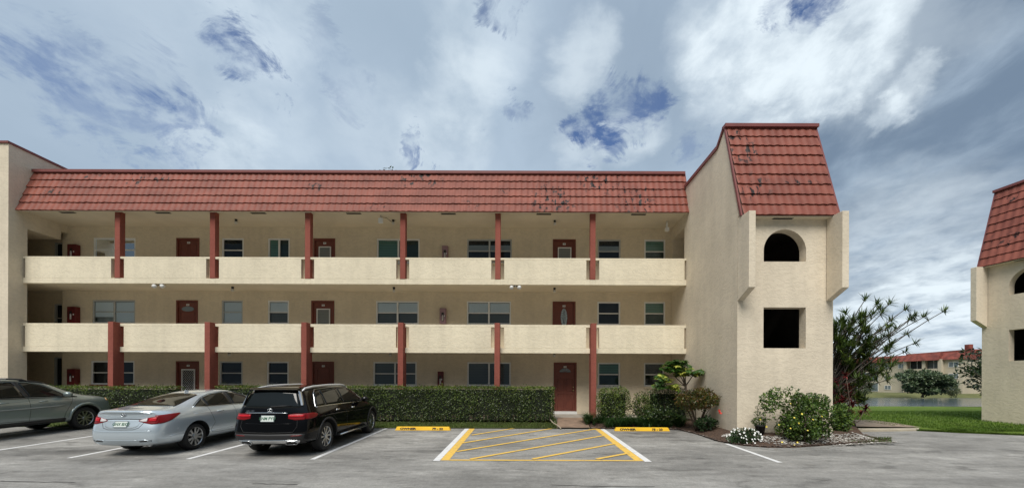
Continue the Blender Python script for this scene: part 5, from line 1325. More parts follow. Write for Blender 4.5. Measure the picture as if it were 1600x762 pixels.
# ---------------------------------------------------------------- grey green suv at the left edge
def make_grey_suv(loc, rz, rx):
    rg = [
        [(0, 1.62, .22), (.42, 1.61, .23), (.58, 1.57, .25), (.74, 1.10, .10), (.79, .93, .06), (.82, .64, .02), (.80, .46, .02), (.72, .32, .08), (0, .32, .08)],
        ring(.35, 1.665, .62, 1.61, .80, 1.13, .88, .96, .90, .66, .88, .42, .30, (0, 0, 0, -.08, -.10, -.14, -.14, -.1, 0)),
        ring(.7, 1.68, .64, 1.625, .81, 1.13, .91, .97, .925, .68, .905, .40, .30),
        ring(1.3, 1.69, .64, 1.635, .815, 1.12, .90, .96, .905, .66, .89, .36, .28),
        ring(1.9, 1.69, .64, 1.635, .815, 1.11, .90, .95, .90, .64, .885, .35, .28),
        ring(2.45, 1.67, .64, 1.61, .815, 1.10, .90, .94, .90, .64, .885, .35, .28),
        ring(2.80, 1.59, .65, 1.53, .82, 1.09, .90, .94, .90, .64, .885, .35, .28),
        ring(3.25, 1.34, .70, 1.29, .83, 1.08, .90, .94, .905, .64, .89, .35, .28),
        ring(3.55, 1.18, .74, 1.14, .835, 1.06, .91, .95, .925, .68, .905, .36, .28),
        ring(4.05, 1.10, .72, 1.08, .84, 1.03, .92, .92, .93, .68, .91, .38, .28),
        ring(4.42, 1.03, .66, 1.01, .79, .95, .86, .85, .88, .62, .85, .38, .28, (0, 0, 0, -.02, -.04, -.04, -.03, 0, 0)),
        [(0, .93, 4.60), (.36, .925, 4.59), (.55, .91, 4.56), (.65, .85, 4.50), (.70, .74, 4.50), (.72, .56, 4.56), (.68, .40, 4.56), (.56, .30, 4.5), (0, .30, 4.52)]]
    c = Car('dark grey green suv cut off by the left edge of the photo', GREYP, rg, (.92, 3.62), .365, 1.72, loc, rz, rx)
    c.wheels('five', .235); r = c.root
    c.patch('rear_window', 'B', [(-.64, 1.16), (.64, 1.16)], [(-.53, 1.56), (.53, 1.56)], CGLASS)
    c.patch('windscreen', 'T', [(-.66, 3.46), (0, 3.56), (.66, 3.46)], [(-.57, 2.84), (0, 2.78), (.57, 2.84)], CGLASS, nu=20, nv=8)
    for v in 'RL':
        k = 1 if v == 'R' else -1
        c.patch('side_window', v, [(.45, 1.15), (1.05, 1.14)], [(.55, 1.55), (1.05, 1.575)], CGLASS, nu=8, nv=8)
        c.patch('side_window', v, [(1.13, 1.14), (2.13, 1.13)], [(1.13, 1.58), (1.98, 1.58)], CGLASS, nu=14, nv=8)
        c.patch('side_window', v, [(2.24, 1.13), (3.10, 1.11)], [(2.10, 1.575), (2.34, 1.56), (2.66, 1.46), (3.10, 1.16)], CGLASS, nu=18, nv=8)
        c.patch('door_pillar', v, [(2.13, 1.13), (2.24, 1.13)], [(1.98, 1.58), (2.10, 1.575)], PLASTIC, nu=3, nv=8, off=.003)
        c.patch('door_pillar', v, [(3.13, 1.10), (3.42, 1.085)], [(3.13, 1.14), (3.42, 1.095)], PLASTIC, nu=5, nv=3, off=.003)
        c.band('window_trim', v, [(.42, 1.13), (1.1, 1.125), (2.0, 1.112), (3.42, 1.08)], .022, PLASTIC, .002)
        c.band('window_trim', v, [(.42, 1.13), (.5, 1.56), (1.1, 1.60), (1.9, 1.605), (2.33, 1.59), (2.68, 1.48), (3.1, 1.17), (3.42, 1.085)], .018, PLASTIC, .002)
        c.band('side_moulding', v, [(1.38, .80), (2.1, .81), (3.0, .83)], .045, mat('pale_side_moulding', (.24, .27, .27), .35, metal=.4), .002)
        c.band('door_gap', v, [(1.08, 1.12), (1.15, .95), (1.40, .75), (1.36, .48), (3.0, .44)], .010, BLACK, -.001)
        c.band('door_gap', v, [(2.19, 1.12), (2.19, .8), (2.15, .44)], .010, BLACK, -.001)
        c.band('door_gap', v, [(3.30, 1.08), (3.18, .85), (3.05, .62), (3.0, .44)], .010, BLACK, -.001)
        c.patch('sill_cladding', v, [(1.42, .33), (3.05, .33)], [(1.42, .44), (3.05, .44)], PLASTIC, nu=16, nv=3, off=.012)
        for ay in c.axles:
            pts = [(ay + (.365+.10)*math.cos(R(a)), .38 + (.365+.10)*math.sin(R(a))) for a in range(-6, 188, 8)]
            c.band('arch_flare', v, pts, .085, GREYP, -.012, sub=1)
            pts = [(ay + (.365+.055)*math.cos(R(a)), .38 + (.365+.055)*math.sin(R(a))) for a in range(-6, 188, 8)]
            c.band('arch_trim', v, pts, .03, PLASTIC, -.01, sub=1)
        pts = []
        for y, dz in ((.45, .0), (.6, .05), (1.2, .065), (1.9, .065), (2.25, .05), (2.42, .0)):
            q = c.hit('T', k*.57, y); pts.append(q[0] + Vector((0, 0, dz)))
        m = MB(); m.tube(pts[:4], [.014, .024, .026, .026], n=8); m.build('roof_rail', mat('satin_rail', (.75, .76, .78), .38, metal=.5), r)
        m = MB(); m.tube(pts[3:], [.026, .026, .016], n=8); m.build('roof_rail', PLASTIC, r)
        m = MB(); pts = [c.hit('T', k*.57, y)[0]+Vector((0, 0, .02)) for y in (2.2, 2.5, 2.7, 2.85)]; m.tube(pts, [.016, .02, .016, .008], n=8); m.build('roof_rail_end', PLASTIC, r)
        c.patch('indicator', v, [(4.28, .90), (4.40, .91)], [(4.28, .955), (4.38, .99)], AMBER, nu=6, nv=5, off=.008)
    handle_at(c, 1.62, 1.01, GREYP); handle_at(c, 2.52, 1.0, GREYP)
    c.mirror(3.05, 1.12, GREYP)
    for k in (-1, 1):
        c.patch('headlight', 'F', [(k*.42, .76), (k*.68, .78)], [(k*.42, .86), (k*.66, .90)], CLEAR, nu=6, nv=4)
        c.patch('tail_light', 'B', [(k*.60, .92), (k*.76, .92)], [(k*.60, 1.12), (k*.72, 1.12)], TAIL, nu=6, nv=6)
    return c
SLOPE = math.atan(LOT_S)
def place(maker, xr, half, yw, axle, rz=0.0):
    """right hand side at x = xr, rear wheels at y = yw"""
    y0 = yw-axle
    return maker((xr-half, y0, lotz(yw)-LOT_S*axle+.004), rz, SLOPE)
place(make_sedan, -8.22, .88, 9.75, 1.06)
place(make_black_suv, -4.83, .92, 9.62, .93)
g_ = place(make_grey_suv, -14.72, .93, 10.25, .95); g_.root.scale = (1.03, 1.03, 1.03)
# ================================================================ plants
def mat_leaf(name, cols, rough=.45, trans=.25, spec=.4):
    m = bpy.data.materials.new(name); m.use_nodes = True; nt = m.node_tree; p = nt.nodes['Principled BSDF']; out = nt.nodes['Material Output']
    p.inputs['Roughness'].default_value = rough; p.inputs['Specular IOR Level'].default_value = spec
    N = nt.nodes.new; L = nt.links.new; g = N('ShaderNodeNewGeometry')
    cr = N('ShaderNodeValToRGB'); L(g.outputs['Random Per Island'], cr.inputs[0]); cr.color_ramp.interpolation = 'LINEAR'
    e = cr.color_ramp.elements
    while len(e) < len(cols): e.new(.5)
    for i, c in enumerate(cols): e[i].position = i/(len(cols)-1); e[i].color = (*c, 1)
    n = N('ShaderNodeTexNoise'); n.inputs['Scale'].default_value = 1.8; n.inputs['Detail'].default_value = 3; L(g.outputs['Position'], n.inputs[0])
    mr = N('ShaderNodeMapRange'); L(n.outputs[0], mr.inputs[0]); mr.inputs[1].default_value = .3; mr.inputs[2].default_value = .7; mr.inputs[3].default_value = .65; mr.inputs[4].default_value = 1.35
    mx = N('ShaderNodeVectorMath'); mx.operation = 'SCALE'; L(cr.outputs[0], mx.inputs[0]); L(mr.outputs[0], mx.inputs['Scale']); L(mx.outputs[0], p.inputs['Base Color'])
    t = N('ShaderNodeBsdfTranslucent'); L(mx.outputs[0], t.inputs[0]); ms = N('ShaderNodeMixShader'); ms.inputs[0].default_value = trans
    L(p.outputs[0], ms.inputs[1]); L(t.outputs[0], ms.inputs[2]); L(ms.outputs[0], out.inputs[0])
    return m
class Leaves:
    def __init__(s): s.v, s.f, s.mi = [], [], []
    def leaf(s, p, d, n, l, w, mi=0):
        """diamond leaf, base p, direction d, facing n"""
        d = d.normalized(); x = d.cross(n)
        if x.length < 1e-3: x = d.orthogonal()
        x = x.normalized()*w*.5; k = len(s.v); nn = x.cross(d).normalized()*w*.12
        s.v += [tuple(p), tuple(p + d*l*.45 + x + nn), tuple(p + d*l), tuple(p + d*l*.45 - x + nn)]
        s.f.append((k, k+1, k+2, k+3)); s.mi.append(mi)
    def blade(s, p, d, l, w, droop, rn, mi=0, seg=3, side=None):
        d = d.normalized(); x = (side or d.cross(Vector((0, 0, 1))))
        if x.length < 1e-3: x = Vector((1, 0, 0))
        x = x.normalized(); k = len(s.v); q = Vector(p); dd = d.copy()
        for i in range(seg+1):
            ww = w*.5*(1-(i/seg)**1.6)*(.75 if i == 0 else 1)
            if i == seg: s.v.append(tuple(q))
            else: s.v += [tuple(q-x*ww), tuple(q+x*ww)]
            q = q + dd*(l/seg); dd = (dd + Vector((0, 0, -droop))).normalized()
        for i in range(seg-1):
            s.f.append((k+2*i, k+2*i+1, k+2*i+3, k+2*i+2)); s.mi.append(mi)
        s.f.append((k+2*(seg-1), k+2*(seg-1)+1, k+2*seg)); s.mi.append(mi)
    def build(s, name, mats, parent=None):
        me = bpy.data.meshes.new(name); me.from_pydata(s.v, [], s.f)
        for m in (mats if isinstance(mats, (list, tuple)) else [mats]): me.materials.append(m)
        if any(s.mi): me.polygons.foreach_set('material_index', s.mi)
        me.update(); o = bpy.data.objects.new(name, me); COL.objects.link(o)
        if parent is not None: o.parent = parent; o.matrix_parent_inverse = parent_world(parent).inverted()
        return o
def rv(r): 
    z = r.uniform(-1, 1); a = r.uniform(0, 2*math.pi); q = math.sqrt(1-z*z); return Vector((q*math.cos(a), q*math.sin(a), z))
HEDGE = mat_leaf('hedge_leaf', [(.018, .034, .007), (.042, .075, .014), (.075, .115, .022), (.125, .165, .04)], .35, .15, .55)
HEDGET = mat_leaf('hedge_new_growth', [(.05, .085, .012), (.11, .165, .02), (.20, .24, .04)], .4, .3)
DKLEAF = mat_leaf('dark_leaf', [(.008, .022, .006), (.018, .042, .012), (.035, .07, .02)], .35, .15)
TWIG = mat('twig_bark', (.09, .065, .045), .9, var=.3, vscale=12)
BARK = mat('grey_bark', (.17, .14, .11), .9, var=.3, vscale=9, bump=.5)
CORE = mat('hedge_depth', (.012, .016, .008), 1.0)  # near-black fill, the dark depth behind the leaves put into its colour
from mathutils import noise as mn
def hedge(x0, x1, y0, y1, z0, z1, label, n_front=1100, seed=1, end=True):
    r = random.Random(seed); t = empty('hedge', ((x0+x1)/2, (y0+y1)/2, z0)); tag(t, label, 'hedge', 'clipped green hedges')
    m = MB(); e = .10; m.box(x0+e, x1-e, y0+e, y1-e, z0+.10, z1-e); o = m.build('branches', CORE, t, world=True)  # solid dark core box in place of modelled branches
    m = MB()
    for i in range(int((x1-x0)*7)):
        x = r.uniform(x0+.1, x1-.1); m.tube([(x, y0+.12, z0-.1), (x+r.uniform(-.06, .06), y0+.08, z0+.3)], .010, n=4)
    m.build('stems', TWIG, t, world=True)
    L = Leaves()
    def bulge(x, z): return .07*mn.noise(Vector((x*1.3, z*1.5, seed))) + .03*mn.noise(Vector((x*5, z*5, seed)))
    def put(p, n, mi):
        d = (n*.35 + rv(r)).normalized(); nn = (n + rv(r)*.75).normalized(); l = r.uniform(.035, .065)
        L.leaf(p, d, nn, l, l*.55, mi)
    for i in range(int((x1-x0)*(z1-z0)*n_front)):
        x = r.uniform(x0, x1); z = z0 + (z1-z0)*(r.random()**.9); dp = abs(r.gauss(0, .055))
        if z < z0+.13 and r.random() < .5: continue
        if mn.noise(Vector((x*2.4, z*3.1, seed+4))) < -.22 and r.random() < .55: continue
        put(Vector((x, y0 + bulge(x, z) + dp - .01, z)), Vector((0, -1, 0)), 1 if (z > z1-.13 and r.random() < .6) or r.random() < .05 else 0)
    for i in range(int((x1-x0)*(y1-y0)*n_front*.8)):
        x = r.uniform(x0, x1); y = r.uniform(y0, y1)
        put(Vector((x, y, z1 + .05*mn.noise(Vector((x*1.1, y*2, 3+seed))) + .02*mn.noise(Vector((x*6, y*6, 3+seed))) - abs(r.gauss(0, .035)) + (r.uniform(.02, .09) if r.random() < .07 else 0))), Vector((0, 0, 1)), 1 if r.random() < .65 else 0)
    if end:
        for xe, sg in ((x0, -1), (x1, 1)):
            for i in range(int((y1-y0)*(z1-z0)*n_front)):
                y = r.uniform(y0, y1); z = r.uniform(z0, z1)
                put(Vector((xe + sg*bulge(y+7, z) - sg*abs(r.gauss(0, .05)), y, z)), Vector((sg, 0, 0)), 0)
    L.build('foliage', [HEDGE, HEDGET], t)
hedge(-11.3, 1.20, 14.12, 14.85, .17, 1.50, 'long clipped green hedge below the ground floor windows, ending at the tall red door', 1250, 1)
hedge(-18.4, -13.0, 14.12, 14.85, .17, 1.46, 'shorter clipped green hedge behind the grey suv at the left', 900, 2)

def bush(name, label, cat, c, rad, n, ls, mats, seed=0, group=None, stems=6, clump=.5, aspect=.5, base=None, fl=None, box=False, up=.2, mis=(0,), hollow=.35, twigm=TWIG):
    r = random.Random(seed); c = Vector(c); base = base or Vector((c.x, c.y, c.z-rad[2])); base = Vector(base)
    t = empty(name, base); tag(t, label, cat, group)
    L = Leaves(); F = []
    i = 0; tries = 0
    while i < n and tries < n*20:
        tries += 1
        if box:
            q = Vector((r.uniform(-1, 1), r.uniform(-1, 1), r.uniform(-1, 1))); ln = (abs(q.x)**3.2+abs(q.y)**3.2+abs(q.z)**3.2)**(1/3.2)
            edge_ = .96 + .22*mn.noise(q*1.6 + Vector((seed, 0, 0)))
        else:
            q = rv(r)*r.random()**(1/3); ln = q.length; edge_ = .82 + .45*mn.noise(q.normalized()*1.7 + Vector((seed*3.1, 0, 0)))
        if ln > edge_ or ln < edge_*hollow: continue
        p = Vector((q.x*rad[0], q.y*rad[1], q.z*rad[2]))
        if mn.noise((p + c)*2.6/max(rad) * 1.6 + Vector((seed, 5, 0))) < -clump*.35 + (1-ln)*.0 and r.random() < clump: continue
        d = (q.normalized()*.6 + rv(r) + Vector((0, 0, up))); l = ls*r.uniform(.7, 1.3)
        L.leaf(c+p, d, (q + rv(r)*.7 + Vector((0, 0, .4))).normalized(), l, l*aspect, r.choice(mis)); i += 1
    L.build('foliage', mats, t)
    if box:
        m = MB(); m.box(c.x-rad[0]*.62, c.x+rad[0]*.62, c.y-rad[1]*.4, c.y+rad[1]*.6, c.z-rad[2]*.8, c.z+rad[2]*.55); m.build('branches', CORE, t, world=True)  # dark box filling the shrub's core, no separate branches
    if stems:
        m = MB()
        for k in range(stems):
            q = rv(r); q.z = abs(q.z)*.8
            e = c + Vector((q.x*rad[0]*.75, q.y*rad[1]*.75, q.z*rad[2]*.8)); b = base + Vector((r.uniform(-.08, .08)*rad[0], r.uniform(-.08, .08), -.02))
            mid = b.lerp(e, .5) + Vector((0, 0, .1*rad[2])) ; m.tube([b, mid, e], [.016*max(1, rad[2]), .012*max(1, rad[2]), .004], n=5)
        m.build('stems', twigm, t, world=True)
    return t
def flowers(t, pts, size, m, name='flower', petals=5, seed=0, centre=None):
    r = random.Random(seed)
    for p in pts:
        L = Leaves(); n = (Vector((0, -1, .5)) + rv(r)*.5).normalized(); u = n.orthogonal().normalized(); v = n.cross(u); s_ = size*r.uniform(.8, 1.2)
        for k in range(petals):
            a = 2*math.pi*k/petals + r.random()*.3; d = (u*math.cos(a) + v*math.sin(a) + n*.25).normalized(); L.leaf(Vector(p), d, n, s_*.55, s_*.5)
        o = L.build(name, [m], t)
# bushes right of the door
HG = 'shrubs right of the tall red door'
bush('shrub', 'bright topped clipped shrub directly right of the red column by the door', 'shrub', (3.42, 14.35, .92), (.66, .42, .62), 5200, .055, [HEDGE, HEDGET], 11, HG, box=True, mis=(0, 0, 1), clump=.3, hollow=.55, base=(3.42, 14.35, .25))
bush('shrub', 'low loose shrub in the gap between two clipped shrubs', 'shrub', (4.5, 14.3, .80), (.55, .38, .58), 2600, .06, [HEDGE, HEDGET], 12, HG, mis=(0, 0, 0, 1), clump=.7, base=(4.55, 14.3, .25))
bush('shrub', 'dark clipped shrub below the variegated tree', 'shrub', (5.45, 14.35, .92), (.92, .42, .62), 6800, .055, [DKLEAF, HEDGE], 13, HG, box=True, mis=(0, 1), clump=.3, hollow=.55, base=(5.45, 14.35, .25))
bush('shrub', 'low dark leafy plant at the foot of the clipped shrubs', 'shrub', (4.9, 13.75, .48), (.7, .3, .28), 1400, .08, [DKLEAF, HEDGE], 14, HG, mis=(0, 1), clump=.6, base=(4.9, 13.75, .2))
CROT = mat_leaf('croton_leaf', [(.02, .05, .01), (.06, .08, .015), (.14, .11, .02), (.12, .05, .02), (.04, .07, .015)], .35, .25)
t = bush('croton_shrub', 'spreading bronze green croton bush leaning against the tower side wall', 'shrub', (5.85, 12.75, 1.12), (.80, .55, .40), 3000, .085, [CROT], 15, None, stems=12, clump=.75, aspect=.45, base=(5.85, 12.8, .10), hollow=.2)
bush('shrub', 'small dark bush under the croton at the tower wall foot', 'shrub', (6.0, 12.5, .36), (.42, .3, .26), 900, .08, [DKLEAF], 16, None, stems=3, base=(6.0, 12.5, .1))
flowers(t, [(6.30, 12.25, .78), (6.34, 12.25, .70)], .12, mat('red_petal', (.5, .03, .02), .5), seed=4)
# small variegated tree
VAR = mat_leaf('variegated_leaf', [(.05, .12, .015), (.09, .17, .02), (.30, .34, .05), (.48, .48, .10)], .4, .3)
VARD = mat_leaf('green_palmate_leaf', [(.02, .07, .01), (.05, .12, .02), (.09, .17, .03)], .4, .3)
t = empty('small_tree', (6.02, 14.15, .25)); tag(t, 'small umbrella shaped tree with yellow green variegated leaves in the building corner', 'tree')
m = MB()
m.tube([(6.02, 14.15, .2), (6.05, 14.1, 1.0), (6.0, 14.05, 1.6), (5.85, 14.0, 2.05)], [.045, .04, .035, .02], n=8); m.build('trunk', BARK, t, world=True)
m = MB()
for e in ((5.1, 13.9, 1.95), (5.4, 13.8, 2.2), (6.45, 13.7, 2.1), (5.9, 13.9, 2.35), (5.55, 13.95, 1.35)): m.tube([(6.0, 14.05, 1.55), Vector((6.0, 14.05, 1.7)).lerp(Vector(e), .5) + Vector((0, 0, .1)), e], [.022, .016, .007], n=5)
m.build('branches', BARK, t, world=True)
r = random.Random(5); L = Leaves()
for (cx, cy, cz, rx_, rz_, n, mm) in ((5.55, 13.9, 2.25, .62, .17, 60, (1, 1, 0)), (5.15, 13.85, 1.85, .30, .17, 26, (0, 0, 1)), (5.95, 13.9, 2.05, .5, .14, 44, (0, 1)), (6.35, 13.75, 2.05, .28, .12, 20, (1, 0)), (5.0, 13.9, 1.6, .22, .12, 12, (1, 1, 0)), (5.55, 13.9, 1.52, .15, .13, 16, (0,)), (5.6, 13.9, 2.42, .4, .1, 30, (1,))):
    for i in range(n):
        q = rv(r)*r.random()**.4; p = Vector((cx+q.x*rx_, cy+q.y*.35, cz+q.z*rz_)); ax = (rv(r)*.5 + Vector((0, -.3, 1))).normalized(); u = ax.orthogonal().normalized(); v = ax.cross(u)
        mi = r.choice(mm)
        for k in range(8):
            a = 2*math.pi*k/8; d = u*math.cos(a) + v*math.sin(a) - ax*.35; l = r.uniform(.12, .19); L.leaf(p, d, ax, l, l*.5, mi)
L.build('crown', [VAR, VARD], t)
# border grass
LIRI = mat_leaf('border_grass_blade', [(.012, .038, .010), (.03, .075, .018), (.07, .13, .035)], .35, .2)
L = Leaves(); r = random.Random(21)
for k in range(95):
    x = r.uniform(2.35, 5.8); y = 13.55 + .45*r.random() + (.25 if x < 3 else 0); z = bedz(x, y)
    for i in range(36):
        a = r.uniform(0, 2*math.pi); d = Vector((math.cos(a)*.7, math.sin(a)*.7, r.uniform(.6, 1.6))); L.blade((x+r.uniform(-.04, .04), y+r.uniform(-.04, .04), z), d, r.uniform(.32, .58), .017, .42, r, side=None)
tag(L.build('border_grass', [LIRI]), 'dark arching border grass along the bed behind the right wheel stop', 'border grass', kind='stuff')
# dead sticks beside the path
# ---- plants at the tower foot
FLB = mat_leaf('flower_bush_leaf', [(.018, .045, .008), (.045, .09, .016), (.08, .14, .022), (.14, .20, .035)], .35, .25)
t = bush('flowering_bush', 'large green bush with scattered yellow flowers against the tower front', 'bush', (7.90, 10.72, .60), (.84, .50, .80), 6600, .075, [FLB], 31, None, stems=14, clump=.6, aspect=.5, base=(7.85, 10.75, -.03), hollow=.25)
r = random.Random(8); L = Leaves()
for (cx, cz, n) in ((7.0, 1.22, 170), (7.22, 1.36, 190), (7.1, 1.0, 150), (7.65, 1.38, 110), (6.95, 1.0, 80), (8.2, 1.22, 260), (8.5, 1.18, 260), (8.55, .95, 160), (7.0, .72, 60), (8.62, .6, 70), (7.3, 1.15, 120), (7.9, 1.1, 200)):
    for i in range(n):
        q = rv(r); L.leaf(Vector((cx+q.x*.17, 10.9+q.y*.2, cz+q.z*.14)), rv(r)+Vector((0, 0, .3)), (q+Vector((0, -.3, .5))).normalized(), r.uniform(.06, .10), .04)
L.build('loose_shoots', [FLB], t)
YF_ = mat('yellow_petal', (.85, .68, .10), .5)
def at10(x, y, Y=10.35): p = atY(x, y, Y); return (p.x, p.y, p.z)
flowers(t, [at10(x, y) for x, y in ((1235, 630), (1253, 646), (1241, 652), (1248, 660.5), (1216.5, 663), (1235, 668.5), (1246, 690.5), (1241, 695), (1270, 655), (1222, 690), (1284, 650), (1262, 672))], .05, YF_, seed=2)
WB = mat_leaf('low_bush_leaf', [(.012, .035, .01), (.03, .07, .02), (.055, .10, .03)], .4, .2)
t = bush('flowering_bush', 'low bush covered in white flowers at the tower corner', 'bush', (6.23, 10.75, .14), (.50, .36, .27), 2200, .05, [WB], 33, None, stems=4, clump=.4, base=(6.23, 10.75, -.0))
WF = mat('white_petal', (.85, .85, .82), .5); r = random.Random(6); pts = []
while len(pts) < 52:
    q = rv(r)
    if q.y < .25 and q.z > -.5: pts.append((6.23+q.x*.46, 10.75+q.y*.34, .15+q.z*.26))
flowers(t, pts, .055, WF, seed=9)
# potted plant
t = empty('plant_pot', (6.93, 11.15, bedz(6.93, 11.15))); tag(t, 'black plastic pot with a small yellow flowered plant between the two flowering bushes', 'plant pot')
m = MB(); m.lathe((0, 0, 0), [(.001, .0), (.10, .0), (.135, .25), (.15, .25), (.15, .29), (.132, .29), (.125, .25), (.001, .25)], 'Z', 24); m.build('pot', PLASTIC, t)
L = Leaves(); r = random.Random(3); bx, by, bz = 6.93, 11.15, bedz(6.93, 11.15)+.27
for i in range(260):
    q = rv(r); L.leaf(Vector((bx-.03+q.x*.17, by+q.y*.15, bz+.10+q.z*.12)), rv(r)+Vector((0, 0, .4)), q, .06, .03)
for i in range(90):
    h = r.random(); L.leaf(Vector((bx-.08+r.gauss(0, .035), by+r.gauss(0, .03), bz+.15+h*.42)), rv(r)+Vector((0, 0, .3)), rv(r), .05, .025)
pl = L.build('plant', [FLB], t)
m = MB(); m.tube([(bx, by, bz-.03), (bx-.07, by, bz+.3), (bx-.08, by, bz+.55)], [.008, .006, .003], n=5); m.build('stem', TWIG, t, world=True)
flowers(t, [(bx-.06, by-.1, bz+.18), (bx+.1, by-.12, bz-.02)], .06, YF_, seed=3)
# dark green bush + red leaved plant right of the tower
bush('shrub', 'dense green shrub at the right corner of the stair tower', 'shrub', (10.0, 12.2, .55), (.5, .4, .52), 2600, .085, [FLB], 35, None, stems=6, clump=.5, base=(10.05, 12.35, .0))
TI = mat_leaf('dark_red_leaf', [(.03, .010, .010), (.09, .016, .018), (.18, .03, .03), (.26, .06, .05)], .35, .25)
t = empty('red_leaved_plant', (10.75, 13.0, .15)); tag(t, 'dark red leaved plant below the spiky tree', 'plant')
L = Leaves(); r = random.Random(12); m = MB()
for (cx, cz) in ((10.35, 1.75), (10.6, 1.55), (10.3, 1.35), (10.75, 1.30), (10.5, 1.15), (10.9, .98), (11.15, .86), (10.3, 1.05), (10.65, .85), (11.0, .70), (10.45, 1.95), (11.3, .72)):
    cy = 12.75 + r.uniform(-.25, .25); cx += .12; m.tube([(10.75+r.uniform(-.1, .1), 13.0, .1), ((10.75+cx)/2+.05, cy, cz*.5), (cx, cy, cz)], [.02, .016, .010], n=5)
    for i in range(26):
        a = r.uniform(0, 2*math.pi); d = Vector((math.cos(a), math.sin(a), r.uniform(-.1, 1.3))); L.blade((cx, cy, cz+r.uniform(-.12, .05)), d, r.uniform(.20, .34), .06, .38, r)
L.build('foliage', [TI], t); m.build('stems', TWIG, t, world=True)
# spiky dracaena tree
t = empty('spiky_tree', (10.9, 14.0, .15)); tag(t, 'many stemmed tree with spiky leaf tufts leaning right beside the stair tower', 'tree')
DRA = mat_leaf('spiky_leaf', [(.014, .034, .007), (.04, .08, .014), (.085, .135, .024), (.15, .20, .045)], .35, .25)
DSTEM = mat('pale_stem_bark', (.060, .050, .040), .85, var=.25, vscale=10)
r = random.Random(44); L = Leaves(); m = MB()
def tuft(p, d, k=24, l=.30):
    k = int(k*1.6); l *= 1.22
    d = d.normalized()
    for i in range(k):
        q = rv(r); dd = (d*.75 + q).normalized()
        if dd.dot(d) < -.1: dd = -dd
        L.blade(Vector(p) - d*r.random()*.14, dd, l*r.uniform(.6, 1.15), .040, .16, r, seg=2)
base0 = Vector((10.75, 14.0, .12))
tips = [(1478, 484, 13.2, 9), (1447, 493, 13.5, 6), (1424, 497, 13.4, 16), (1432, 491, 13.4, 10), (1417, 481, 13.6, 9), (1353, 466, 13.8, 8), (1376, 480, 13.8, 12), (1392, 473, 13.9, 10), (1372, 472, 14.0, 12), (1380, 487, 13.5, 12), (1418, 521, 13.4, 10), (1433, 534, 13.5, 10), (1417, 548, 13.6, 9), (1393, 560, 13.6, 10), (1390, 592, 13.3, 13), (1395, 498, 13.8, 10), (1402, 513, 13.7, 8), (1365, 490, 13.6, 12), (1345, 496, 13.8, 14), (1332, 505, 13.9, 14), (1318, 508, 14.0, 12), (1308, 515, 14.0, 12), (1395, 537, 13.4, 11), (1384, 525, 13.6, 10), (1400, 565, 13.8, 8)]
for k in range(125):
    x = 1302 + 95*r.random()**1.25; ylim = 492 + (abs(x-1352)/50)**2*14; y = ylim + (628-ylim)*r.random()**.95
    if x > 1370 and y > 585: continue
    tips.append((x, y, 13.2 + 1.6*r.random(), 12))
for (x, y, Y, k) in tips:
    e = atY(x, y, Y); far = e.x - base0.x; h = e.z - base0.z
    b = base0 + Vector((r.uniform(-.38, .15), r.uniform(-.3, .3), 0))
    c1 = b + Vector((far*.16 + r.uniform(-.1, .1), (Y-14)*.2, h*.42)); c2 = b + Vector((far*.58, (Y-14)*.6, h*.80 + r.uniform(-.1, .05)))
    pts = []
    for i in range(9):
        u = i/8; pts.append(((1-u)**3)*b + 3*((1-u)**2)*u*c1 + 3*(1-u)*u*u*c2 + u**3*e)
    m.tube(pts, [.034, .030, .026, .023, .020, .018, .016, .014, .012], n=5)
    d = (pts[-1]-pts[-2]) + Vector((0, 0, .05)); tuft(e, d, k+12, .28 if x < 1410 else .23)
    if r.random() < .9 and x < 1400:
        j = pts[6]; e2 = j + Vector((r.uniform(-.35, .35), r.uniform(-.3, .3), r.uniform(.15, .45))); m.tube([j, j.lerp(e2, .5)+Vector((.03, 0, .03)), e2], [.014, .012, .010], n=4); tuft(e2, e2-j, 20, .27)
L.build('crown', [DRA], t); m.build('trunk', DSTEM, t, world=True)
# tree seen just above the roof line
def big_tree(label, c, rad, base, n, ls, mats, seed, mis=(0,), tr=.25, cat='tree', clump=.6):
    t = empty('tree', base); tag(t, label, cat)
    r = random.Random(seed); c = Vector(c); L = Leaves()
    cl = []
    for k in range(46):
        q = rv(r); q = q*(.55+.45*r.random()); cl.append((c + Vector((q.x*rad[0], q.y*rad[1], q.z*rad[2]*.95)), r.uniform(.22, .36)*min(rad[0], rad[2])))
    for i in range(n):
        cc, rr = r.choice(cl); q = rv(r)*r.random()**.4; p = cc + Vector((q.x*rr*1.25, q.y*rr*1.25, q.z*rr*.75))
        L.leaf(p, rv(r)+Vector((0, 0, .1)), (q+rv(r)*.5+Vector((0, 0, .4))).normalized(), ls*r.uniform(.7, 1.3), ls*.55, r.choice(mis))
    L.build('crown', mats, t)
    m = MB(); b = Vector(base); top = Vector((c.x, c.y, c.z)); m.tube([b, b.lerp(top, .5)+Vector((.05*rad[0], 0, 0)), top], [tr, tr*.75, tr*.35], n=8)
    for k in range(14):
        cc, rr = cl[k]; s_ = b.lerp(top, r.uniform(.45, .95)); m.tube([s_, s_.lerp(cc, .55)+Vector((0, 0, -.1)), cc], [tr*.35, tr*.22, tr*.08], n=5)
    m.build('trunk', BARK, t, world=True)
    return t
big_tree('tall tree behind the building, its top just showing above the roof', (-10.4, 30, 15.7), (2.6, 2.4, 2.15), (-10.4, 30, .3), 5500, .22, [DKLEAF], 51, tr=.3)
